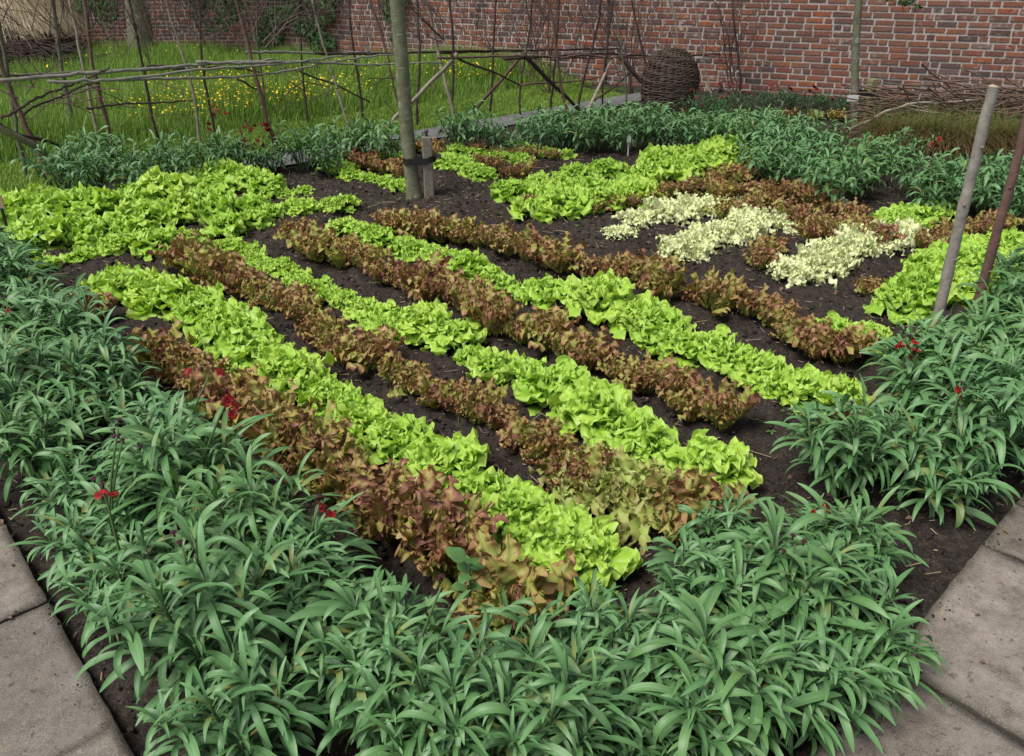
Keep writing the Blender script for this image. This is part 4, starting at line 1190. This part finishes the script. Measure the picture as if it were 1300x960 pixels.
far_poles = [pole(32, 224, 0, 40, .022, 'pole_green', 1.1), pole(95, 172, 66, 0, .030, 'pole_green'), pole(126, 184, 84, 0, .018, 'pole_pale'), pole(204, 188, 180, 70, .018, 'pole_dark'), pole(273, 172, 252, 0, .016, 'pole_dark'),
             pole(340, 168, 315, 10, .016, 'pole_green'), pole(391, 158, 382, 0, .014, 'pole_dark'), pole(460, 150, 445, 0, .018, 'pole_dark'), pole(508, 138, 470, 0, .015, 'pole_red'), pole(530, 160, 530, 10, .018, 'pole_dark'),
             pole(575, 142, 571, 0, .018, 'pole_dark'), pole(622, 143, 636, 0, .016, 'pole_dark'), pole(661, 147, 666, 0, .014, 'pole_dark'), pole(697, 143, 715, 0, .016, 'pole_dark'), pole(733, 139, 757, 0, .018, 'pole_dark'), pole(765, 140, 772, 0, .014, 'pole_dark'),
             pole(830, 134, 806, 0, .014, 'pole_dark'), pole(940, 118, 935, 0, .018, 'pole_dark')]
far_rails = [(P(-40, 97, FV), P(250, 86, FV), .014, 'pole_green'), (P(185, 84, FV), P(330, 92, FV), .012, 'pole_dark'), (P(312, 66, FV), P(470, 66, FV), .013, 'rail'), (P(400, 68, FV - .05), P(700, 63, FV - .05), .014, 'pole_dark'),
             (P(560, 67, FV), P(905, 62, FV), .015, 'pole_dark'), (P(110, 138, FV), P(245, 128, FV), .010, 'pole_dark'), (P(30, 145, FV), P(125, 105, FV), .012, 'pole_dark')]
far_braces = [(gp(908, 122), P(940, 70, FV), .018, 'pole_dark'), (P(300, 100, FV), P(330, 115, FV), .010, 'pole_dark'), (P(380, 90, FV), P(470, 130, FV), .010, 'pole_dark')]
far_tw = [tw(x, y, FV, n, .7) for x, y, n in ((20, 40, 4), (80, 40, 5), (180, 70, 8), (190, 40, 8), (250, 50, 8), (270, 30, 8), (350, 45, 7), (400, 30, 6), (440, 35, 8), (500, 35, 6), (540, 45, 6), (600, 45, 6), (640, 50, 6), (680, 45, 8), (715, 40, 8), (750, 50, 8), (810, 45, 5), (930, 50, 6))] + \
         [tw(150, 135, FV, 4, .5, .006, (-.8, -.2, .1)), tw(205, 130, FV, 3, .4, .005, (.8, .2, .2)), tw(460, 100, FV, 4, .5, .005, (.5, .2, .3)), tw(380, 100, FV, 3, .4, .005, (-.6, 0, .1))]
fence('farther rustic stick fence along the meadow edge with dark twiggy tops', 32, far_poles, far_rails, far_braces, far_tw)

def lone_pole(name, p, q, r, mat, label, cat, seed=1, amp=.015):
    rng = np.random.default_rng(seed); mb = MB(); c = wiggle(p, q, 18, amp, rng); tube(mb, c - c[0], np.linspace(r, r * .8, 18), 10, rough=.03, rng=rng)
    return props(link(name, mb.mesh(name, M[mat]), None, tuple(c[0])), label, cat)
lone_pole('leaning_pole', P(-30, 150, NV - .25), gp(78, 212), .026, 'pole_pale', 'peeled tan pole lying aslant at the left edge', 'pole', 4)
lone_pole('leaning_branch', P(-30, 140, NV + .2), gp(108, 206), .016, 'pole_dark', 'dark bent branch leaning behind the peeled tan pole', 'branch', 5, .03)
def arched_branch():
    mb = MB(); rng = np.random.default_rng(6)
    K = np.array([gp(1074, 169), vp(1098, 155, 7.75), vp(1125, 142, 7.7), vp(1150, 133, 7.7), vp(1185, 130, 7.75), vp(1240, 128, 7.8)])
    c = np.concatenate([K[i] + (K[i + 1] - K[i]) * np.linspace(0, 1, 6)[:, None] for i in range(5)]); c[:, 2] += .008 * np.sin(np.arange(len(c)) * .7)
    tube(mb, c - c[0], np.linspace(.016, .009, len(c)), 8, rough=.04, rng=rng)
    for (i, px, py) in ((14, 1195, 143), (18, 1215, 152), (20, 1170, 118)):
        e = vp(px, py, 7.7); tube(mb, wiggle(c[i], e, 8, .02, rng) - c[0], np.linspace(.008, .004, 8), 6)
    props(link('fallen_branch', mb.mesh('fallen_branch', M['pole_pale']), None, tuple(c[0])), 'long pale branch arching from the soil up onto the brushwood heap', 'branch')
arched_branch()

def wall_shrub(px, spread, label, seed, n):
    rng = np.random.default_rng(seed)
    dirx = (px - CX) / (FPX * CP)
    b = gp(px, 119); t = empty('wall_shrub', (b[0], b[1], 0)); props(t, label, 'shrub')
    mb = MB(); o = np.zeros(3)
    wd = np.array([WD[0], WD[1], 0])
    def limb(p, d, L, r, depth):
        k = 9; c = [np.array(p)]; d = d / np.linalg.norm(d)
        for _ in range(k - 1):
            d = d + rng.normal(0, .12, 3); d[1] *= .9; d[2] += .05; d /= np.linalg.norm(d); c.append(c[-1] + d * L / k)
        c = np.array(c); tube(mb, c, np.linspace(r, r * .5, k), 5, (.5, rng.random(), .5), False)
        if depth:
            for _ in range(rng.integers(3, 6)):
                i = rng.integers(2, k); limb(c[i], d + wd * rng.normal(0, .8) + rng.normal(0, .25, 3), L * rng.uniform(.45, .75), r * .6, depth - 1)
    for k in range(n):
        limb(np.array([rng.normal(0, .03), rng.normal(0, .02), -.05]), np.array([0, 0, 1.0]) + wd * rng.normal(0, spread), rng.uniform(1.0, 1.6), .009, 2)
    link('branch', mb.mesh('shrub_branch', M['twigred']), t)
wall_shrub(934, .35, 'bare reddish shrub trained on the wall right of the woven dome', 44, 5)
wall_shrub(800, .55, 'bare spreading shrub against the wall left of the woven dome', 45, 6)
wall_shrub(700, .55, 'bare shrub against the wall behind the fence crossing', 46, 6)

# ------------------------------------------------------------------ woven willow dome and brushwood pile
def woven_dome():
    rng = np.random.default_rng(41)
    b = gp(848, 139); r = .33; h = .70
    t = empty('woven_dome', (b[0], b[1], -.05)); props(t, 'domed woven willow basket form standing before the brick wall', 'woven dome')
    prof = lambda z: r * (1 - .12 * (1 - z / h) ** 2) * math.sqrt(max(0.0, 1 - max(0, (z / h - .45) / .56) ** 2.2))
    mb = MB(); nrow = 62
    for k in range(nrow):
        z = h * (k + .5) / nrow; th = np.linspace(0, 2 * PI, 49); R = max(prof(z), .02) * (1 + rng.normal(0, .012))
        c = np.stack([np.cos(th) * (R + .008 * np.sin(th * 12 + k * PI)), np.sin(th) * (R + .008 * np.sin(th * 12 + k * PI)), z + .010 * np.sin(th * 3 + k * .7) + .003 * rng.normal(size=49)], 1)
        tube(mb, c, .0068 * rng.uniform(.7, 1.25), 5, (.5, rng.random(), .5), False)
    link('weave', mb.mesh('dome_weave', M['wicker']), t)
    mb = MB()
    for k in range(24):
        a = k * 2 * PI / 24; zz = np.linspace(0, h * .985, 12)
        tube(mb, [(math.cos(a) * (prof(z) - .006), math.sin(a) * (prof(z) - .006), z) for z in zz], .007, 5, (.5, rng.random(), .5))
    link('upright', mb.mesh('dome_upright', M['wicker']), t)
woven_dome()

def brush_pile(cpix, n, L, hgt, wid, label, seed, Y, mat='twig'):
    rng = np.random.default_rng(seed); a, b = [vp(*p, Y) for p in cpix]
    mb = MB(); d = (b - a); LL = np.linalg.norm(d[:2]); d = d / np.linalg.norm(d)
    for k in range(n):
        p = a + d * rng.uniform(-.1, LL + .1) ; p = p + np.array([rng.normal(0, .05), rng.uniform(-wid, wid), 0])
        q = (p[1] - a[1]) / wid
        z = hgt * rng.uniform(0, 1) * (1 - .5 * q * q)
        l = L * rng.uniform(.4, 1.2); dd = d + rng.normal(0, .32, 3); dd[2] *= .6; dd /= np.linalg.norm(dd)
        c = wiggle(np.array([p[0], p[1], .02 + z]) - dd * l / 2, np.array([p[0], p[1], .02 + z]) + dd * l / 2, 9, .03, rng)
        c[:, 2] = np.maximum(c[:, 2], .01)
        tube(mb, c, np.linspace(1, .5, 9) * rng.uniform(.004, .011), 5, (.5, rng.random(), .5), False)
    return props(link('brushwood_pile', mb.mesh('brushwood_pile', M[mat])), label, 'brushwood')
brush_pile([(1160, 150), (1330, 150)], 330, 1.25, .42, .24, 'long heap of dry brown twigs in front of the right wall', 51, 8.0)
brush_pile([(-20, 80), (88, 84)], 420, 1.0, .50, .22, 'dark woven brushwood hurdle before the thatched hut', 52, 11.4, 'pole_dark')

# ------------------------------------------------------------------ thatched hut
def hut():
    rng = np.random.default_rng(61)
    cx, cy, R, ez = -7.75, 13.1, 1.15, .74
    t = empty('thatched_hut', (cx, cy, -.06)); props(t, 'low round hut with pale straw thatch roof beyond the meadow', 'hut')
    mb = MB()
    n = 26000
    th = rng.uniform(0, 2 * PI, n); f = rng.random(n) ** .6
    rr = R * f; z = ez + 1.15 * (1 - f ** 1.25)
    slope = np.arctan2(1.15 * 1.25 * f ** .25, R)
    L = rng.uniform(.12, .30, n)
    d = np.stack([np.cos(th + rng.normal(0, .12, n)) * np.cos(slope), np.sin(th + rng.normal(0, .12, n)) * np.cos(slope), -np.sin(slope)], 1)
    s = np.stack([-np.sin(th), np.cos(th), np.zeros(n)], 1) * rng.uniform(.004, .009, n)[:, None]
    up = np.stack([np.cos(th) * np.sin(slope), np.sin(th) * np.sin(slope), np.cos(slope)], 1)
    p = np.stack([np.cos(th) * rr, np.sin(th) * rr, z], 1) + up * rng.uniform(0, .035, n)[:, None]
    e = p + d * L[:, None] + up * rng.normal(0, .01, n)[:, None]
    v = np.stack([p - s, p + s, e + s * .5, e - s * .5], 1).reshape(-1, 3)
    tint = np.repeat(np.stack([.3 + .7 * np.clip(z - .3, 0, 1), rng.random(n), np.full(n, .5)], 1), 4, 0)
    mb.add(v, np.arange(n)[:, None] * 4 + np.array([[0, 1, 2, 3]]), None, tint)
    ff = np.linspace(.02, 1.08, 12); tt = np.linspace(0, 2 * PI, 41)
    F, TT = np.meshgrid(ff, tt, indexing='ij')
    mb.add(np.stack([R * F * np.cos(TT), R * F * np.sin(TT), ez + 1.15 * (1 - F ** 1.25) - .01], -1), grid_quads(12, 41), None, (.35, .3, .5))
    link('roof', mb.mesh('thatch_roof', M['thatch'], False), t)
    wb = MB(); r0 = .95
    for r in range(12):
        k = 26
        for j in range(k):
            a0, a1 = (j + .5 * (r % 2)) * 2 * PI / k, (j + .5 * (r % 2) + .93) * 2 * PI / k
            z0, z1 = r * .075 + .006, r * .075 + .069; rad = r0 + rng.uniform(.004, .01)
            P4 = [(rad * math.cos(a), rad * math.sin(a), z) for z in (z0, z1) for a in (a0, a1)]
            wb.add(P4, [(0, 1, 3, 2)], None, (np.clip(rng.normal(.45, .25), 0, 1), .5, .5), 0)
    th = np.linspace(0, 2 * PI, 41)
    wb.add(np.concatenate([np.stack([r0 * np.cos(th), r0 * np.sin(th), np.full(41, z)], 1) for z in (0, .95)]), grid_quads(2, 41), None, (.5, .5, .5), 1)
    link('wall', wb.mesh('hut_wall', [M['brick'], M['mortar']], False), t)
hut()

# ------------------------------------------------------------------ ivy on the walls, large grey trunk before the far wall
def ivy(name, quadrants, label, seed, n=5200, size=.035):
    rng = np.random.default_rng(seed); mb = MB()
    for (x0, x1, y0, y1, Y, k) in quadrants:
        px = rng.uniform(x0, x1, k); py = rng.uniform(y0, y1, k)
        keep = vnoise(px * .06, py * .06, seed) > .33 + .35 * np.clip((py - y0) / (y1 - y0 + 1e-6), 0, 1) ** 3
        for a, b in zip(px[keep], py[keep]):
            if Y == 0:      # on the face of the long wall
                dn_ = FPX * SP + (b - CY) * CP; fw_ = FPX * CP - (b - CY) * SP; dr_ = np.array([a - CX, fw_, -dn_])
                p = np.array([0, 0, CAMH]) + dr_ * ((W0 @ WN + abs(rng.normal(0, .09)) + .02) / (dr_[:2] @ WN))
            else: p = vp(a, b, Y + rng.normal(0, .07))
            az = rng.normal(-PI / 2, .6); el = rng.uniform(-.9, .2); s = size * rng.uniform(.6, 1.3)
            d = np.array([math.cos(az) * math.cos(el), math.sin(az) * math.cos(el), math.sin(el)]); w = np.array([-math.sin(az), math.cos(az), 0])
            dn = np.array([0, 0, -1.0]) + d * .4; dn /= np.linalg.norm(dn)
            v = [p, p + w * s * .8 + dn * s * .45, p + w * s * .35 + dn * s * .75, p + dn * s * 1.5, p - w * s * .35 + dn * s * .75, p - w * s * .8 + dn * s * .45]
            mb.add(v, [(0, 1, 2, 3), (0, 3, 4, 5)], None, (rng.uniform(.3, 1), rng.random(), .5))
    return props(link(name, mb.mesh(name, M['ivy'], False)), label, 'ivy')
ivy('ivy', [(326, 425, -70, 74, 0, 9000), (232, 320, -40, 46, 13.9, 1800)], 'dark green ivy mass hanging on the wall corner above the meadow', 71)
ivy('ivy', [(95, 150, -40, 42, 13.7, 1100)], 'small ivy strand on the far wall beside the thatched hut', 72)
ivy('ivy', [(484, 515, -50, 50, 0, 900)], 'narrow ivy strip on the wall behind the staked tree', 73)
def old_trunk():
    b = vp(183, 85, 13.3); rng = np.random.default_rng(3)
    t = empty('old_tree', (b[0], b[1], -.06)); props(t, 'stout grey trunk growing close to the far wall', 'tree')
    zz = np.linspace(0, 3.4, 20); mb = MB(); tube(mb, np.stack([.04 * np.sin(zz * 2), 0 * zz, zz], 1), .20 - .035 * zz, 14, rough=.04, rng=rng)
    limbs = []
    for k in range(8):
        a = k * 2.4; s = np.linspace(0, 1, 7)[:, None]; st = np.array([0, 0, 2.2 + .15 * k]); l = st + s * np.array([math.cos(a) * 1.0, math.sin(a) * .9, .9])
        tube(mb, l, np.linspace(.05, .012, 7), 6); limbs.append(l)
    link('trunk', mb.mesh('old_trunk', M['trunk']), t)
    cr = MB(); leaf_cloud(cr, [l[j] + rng.normal(0, .15, 3) for l in limbs for j in (3, 5, 6)], .32, 60, .05, rng); link('crown', cr.mesh('old_crown', M['tleaf'], False), t)
old_trunk()

# ------------------------------------------------------------------ bronze sedge hummocks at the right
def sedge(px, py, r, h, n, label, seed, green=.35):
    rng = np.random.default_rng(seed); b = gp(px, py); mb = MB()
    t = empty('sedge_clump', (b[0], b[1], 0)); props(t, label, 'ornamental grass', 'bronze sedges under the brushwood heap')
    for part, k, m in (('bronze_blade', int(n * (1 - green)), 'carex'), ('green_blade', int(n * green), 'sedgeg')):
        mb = MB(); nt = 6
        for _ in range(k):
            az = rng.uniform(0, 2 * PI); e0 = rng.uniform(.9, 1.5); L = h * rng.uniform(.9, 1.7); cu = rng.uniform(1.2, 2.6) if m == 'carex' else rng.uniform(.2, 1.2)
            if m == 'sedgeg': L *= .75
            tt = np.linspace(0, 1, nt); e = e0 - cu * tt; x = np.cumsum(np.cos(e)) * L / nt; z = np.cumsum(np.sin(e)) * L / nt
            br = r * rng.random() ** .5 * .7; ba = rng.uniform(0, 2 * PI)
            c = np.stack([br * math.cos(ba) + np.cos(az) * x, br * math.sin(ba) + np.sin(az) * x, np.maximum(z, .01)], 1)
            w = np.array([-math.sin(az), math.cos(az), 0]) * .0022; ww = np.linspace(1, .3, nt)[:, None] * w
            v = np.stack([c - ww, c + ww], 1).reshape(-1, 3)
            mb.add(v, grid_quads(nt, 2), None, np.repeat(np.stack([tt, np.full(nt, rng.random()), tt], 1), 2, 0))
        link(part, mb.mesh('sedge_' + part, M[m]), t)
for k, (px, py, s) in enumerate(((1125, 178, 1.0), (1165, 184, 1.1), (1205, 190, 1.1), (1250, 186, 1.1), (1293, 185, 1.0), (1190, 172, .9), (1235, 172, .9))):
    sedge(px, py + 8, .20 * s, .34 * s, 1100, 'bronze sedge tussock with green tips, %s from the left below the twig heap' % NUM[[0, 1, 3, 5, 6, 2, 4][k]], 80 + k)

# ------------------------------------------------------------------ small things: labels, weed, debris
def plant_label(p, h, w, label, dark=False):
    t = empty('plant_label', tuple(p)); props(t, label, 'plant label')
    mb = MB(); box(mb, 0, 0, h * .35, w * .35, .006, h * .9, taper=1); link('stick', mb.mesh('label_stick', M['rubber'] if dark else M['white'], False), t)
    mb = MB(); box(mb, 0, -.004, h * .86, w, .008, h * .32, rz=0, taper=.92); link('plate', mb.mesh('label_plate', M['straw'] if dark else M['white'], False), t)
p = gp(12, 300); plant_label((p[0], p[1], 0), .26, .05, 'cream-topped dark plant marker among the left lime lettuces', True)
p = gp(990, 146); plant_label((p[0], p[1], 0), .15, .035, 'small white plant label below the wall border')
p = gp(797, 197); plant_label((p[0], p[1], 0), .16, .035, 'small white plant label at the edge of the far bank')

def potato():
    rng = np.random.default_rng(95); b = gp(598, 800)
    t = empty('broad_leaved_weed', (b[0], b[1], 0)); props(t, 'broad-leaved seedling between the two front wallflower borders', 'weed')
    mb = MB(); c = np.stack([np.zeros(8), .01 * np.sin(np.linspace(0, 3, 8)), np.linspace(0, .24, 8)], 1); tube(mb, c, np.linspace(.005, .003, 8), 6); link('stem', mb.mesh('weed_stem', M['wstem']), t)
    for k in range(11):
        z = .08 + .16 * (k / 10); L = (.075 if k % 3 == 0 else .045) * rng.uniform(.85, 1.15)
        P_, T = leaf_pts(L, L * .36, lambda s: np.clip(np.sin(PI * np.clip((s - .15) / .85, 0, 1) ** .75), .04, 1) ** .8, 9, 7, math.radians(rng.uniform(10, 45)), .7, 1.2, -.1, .002, 2, 0, 0, 2, 0, .15, 0, rng)
        m2 = MB(); m2.add(rot_z(P_, k * 2.4) + np.array([0, 0, z]), grid_quads(9, 7), None, T); link('leaf', m2.mesh('weed_leaf', M['potato']), t)
potato()

def scatter():
    rng = np.random.default_rng(97)
    # crumbs and clods of soil
    mb = MB(); ico = np.array([(0, 0, 1), (.89, 0, .45), (.28, .85, .45), (-.72, .53, .45), (-.72, -.53, .45), (.28, -.85, .45), (.72, .53, -.45), (-.28, .85, -.45), (-.89, 0, -.45), (-.28, -.85, -.45), (.72, -.53, -.45), (0, 0, -1)])
    fa = [(0, 1, 2), (0, 2, 3), (0, 3, 4), (0, 4, 5), (0, 5, 1), (1, 6, 2), (2, 7, 3), (3, 8, 4), (4, 9, 5), (5, 10, 1), (2, 6, 7), (3, 7, 8), (4, 8, 9), (5, 9, 10), (1, 10, 6), (6, 11, 7), (7, 11, 8), (8, 11, 9), (9, 11, 10), (10, 11, 6)]
    n = 26000; u, v = rng.uniform(0.0, 7.0, n), rng.uniform(0.0, 5.65, n)
    X = C0[0] + U[0] * u + V[0] * v; Y = C0[1] + U[1] * u + V[1] * v; Z = soil_height(X, Y)
    sz = .003 + .013 * rng.random(n) ** 4
    for i in range(1000):
        w_ = -abs(rng.normal(0, .045)) - .01
        a_, b_ = (rng.uniform(.2, 3.2), w_) if rng.random() < .6 else (w_, rng.uniform(.6, 3.4))
        x, y, _ = bed(a_, b_); mb.add(ico * (.001 + .0045 * rng.random() ** 5) * rng.uniform(.6, 1.3, (12, 1)) + (x, y, .037), None, fa)
    for i in range(n):
        q = ico * (sz[i] * rng.uniform(.6, 1.3, (12, 1))) * np.array([1, 1, .7]); mb.add(q + (X[i], Y[i], Z[i]), None, fa)
    props(link('soil_crumbs', mb.mesh('soil_crumbs', M['soil'], False)), 'loose dark crumbs scattered over the bed soil', 'soil crumbs', kind='stuff')
    # pale chips, straw and dry leaves on the soil
    mb = MB(); n = 5200; u, v = rng.uniform(0, 7, n), rng.uniform(0, 5.65, n)
    X = C0[0] + U[0] * u + V[0] * v; Y = C0[1] + U[1] * u + V[1] * v; Z = soil_height(X, Y)
    for i in range(n):
        a = rng.uniform(0, 6.28); L = rng.uniform(.004, .014) if rng.random() < .85 else rng.uniform(.02, .06); d = np.array([math.cos(a), math.sin(a), rng.normal(0, .15)]) * L; c = np.array([X[i], Y[i], Z[i] + .005])
        tube(mb, [c - d, c + d], rng.uniform(.0008, .0022), 4, (.5, rng.random(), .5), False)
    props(link('straw_litter', mb.mesh('straw_litter', M['straw'], False)), 'bits of pale straw and chips on the dark soil', 'litter', kind='stuff')
    mb = MB()
    n = 700; q = grid_quads(5, 3)
    for i in range(n):
        u, v = rng.uniform(.0, 6.5), rng.uniform(0, 5.4); x, y, _ = bed(u, v)
        L = rng.uniform(.012, .035); P_, T = leaf_pts(L, L * .35, sh_oak, 5, 3, rng.uniform(-.1, .6), rng.uniform(.2, 1.5), 1, .4, 0, 1, 0, 0, 2, 0, .2, rng.uniform(-.6, .6), rng)
        z = float(soil_height(np.array([x]), np.array([y]))[0]); mb.add(rot_z(P_, rng.uniform(0, 6.28)) + (x, y, z + .006), q, None, T)
    for i in range(420):
        u, v = (rng.uniform(.2, 3), -rng.uniform(.02, .7)) if rng.random() < .7 else (-rng.uniform(.02, .6), rng.uniform(.8, 3))
        x, y, _ = bed(u, v); L = rng.uniform(.003, .008) if i % 7 else rng.uniform(.008, .02); P_, T = leaf_pts(L, L * .35, sh_oak, 5, 3, .2, .6, 1, .4, 0, 1, 0, 0, 2, 0, .2, .3, rng)
        mb.add(rot_z(P_, rng.uniform(0, 6.28)) + (x, y, .042), q, None, T)
    props(link('fallen_leaves', mb.mesh('fallen_leaves', M['dryleaf'])), 'small dry leaf scraps on the soil and paving', 'leaf litter', kind='stuff')
    # small weeds in bare soil
    mb = MB()
    for i in range(150):
        px, py = random.choice([(470, 250), (700, 275), (340, 395), (600, 250), (900, 330), (950, 540), (470, 225), (390, 225), (730, 285), (1120, 390), (380, 435)])
        p = gp(px + rng.normal(0, 45), py + rng.normal(0, 14)); s = rng.uniform(.008, .02)
        for k in range(rng.integers(3, 7)):
            P_, T = leaf_pts(s, s * .3, sh_lance, 5, 3, rng.uniform(.2, .9), .8, 1, 0, 0, 1, 0, 0, 2, 0, .1, 0, rng)
            mb.add(rot_z(P_, k * 2.4) + (p[0], p[1], float(soil_height(p[:1], p[1:2])[0]) + .002), q, None, T)
    props(link('seedling_weeds', mb.mesh('seedling_weeds', M['weed'])), 'tiny green weed seedlings on the bare soil', 'weeds', kind='stuff')
scatter()

# ------------------------------------------------------------------ camera, light, world
cam = bpy.data.cameras.new('camera'); co = bpy.data.objects.new('camera', cam); COL.objects.link(co)
co.location = (0, 0, CAMH); co.rotation_euler = (PI / 2 - PITCH, 0, 0)
cam.sensor_fit = 'HORIZONTAL'; cam.sensor_width = 36; cam.lens = 36 * FPX / 1300; cam.shift_y = -45 / 1300; cam.clip_end = 600; cam.clip_start = .05
S.camera = co
SUN_EL, SUN_AZ = math.radians(60), math.radians(-125)   # azimuth measured from +Y towards +X
sl = bpy.data.lights.new('sun', 'SUN'); sl.energy = 4.3; sl.angle = math.radians(26); sl.color = (1.0, .96, .90)
so = bpy.data.objects.new('sun', sl); COL.objects.link(so)
sd = Vector((math.sin(SUN_AZ) * math.cos(SUN_EL), math.cos(SUN_AZ) * math.cos(SUN_EL), math.sin(SUN_EL)))
so.rotation_euler = sd.to_track_quat('Z', 'Y').to_euler()
w = bpy.data.worlds.new('World'); S.world = w; w.use_nodes = True
nt = w.node_tree; bg = nt.nodes['Background']
sky = nt.nodes.new('ShaderNodeTexSky'); sky.sky_type = 'NISHITA'; sky.sun_disc = False; sky.sun_elevation = SUN_EL; sky.sun_rotation = SUN_AZ
sky.air_density = 1.0; sky.dust_density = 2.0; sky.ozone_density = 1.0
hs = nt.nodes.new('ShaderNodeHueSaturation'); hs.inputs['Saturation'].default_value = .32      # thin even cloud takes most of the blue out
nt.links.new(sky.outputs[0], hs.inputs['Color']); nt.links.new(hs.outputs[0], bg.inputs[0]); bg.inputs[1].default_value = .15
S.render.engine = 'CYCLES'
S.cycles.use_denoising = True
S.cycles.max_bounces = 8; S.cycles.diffuse_bounces = 4; S.cycles.transmission_bounces = 4; S.cycles.glossy_bounces = 2
S.view_settings.view_transform = 'Standard'; S.view_settings.look = 'None'; S.view_settings.exposure = 0; S.view_settings.gamma = 1
print('COUNTS', count, len(S.objects))
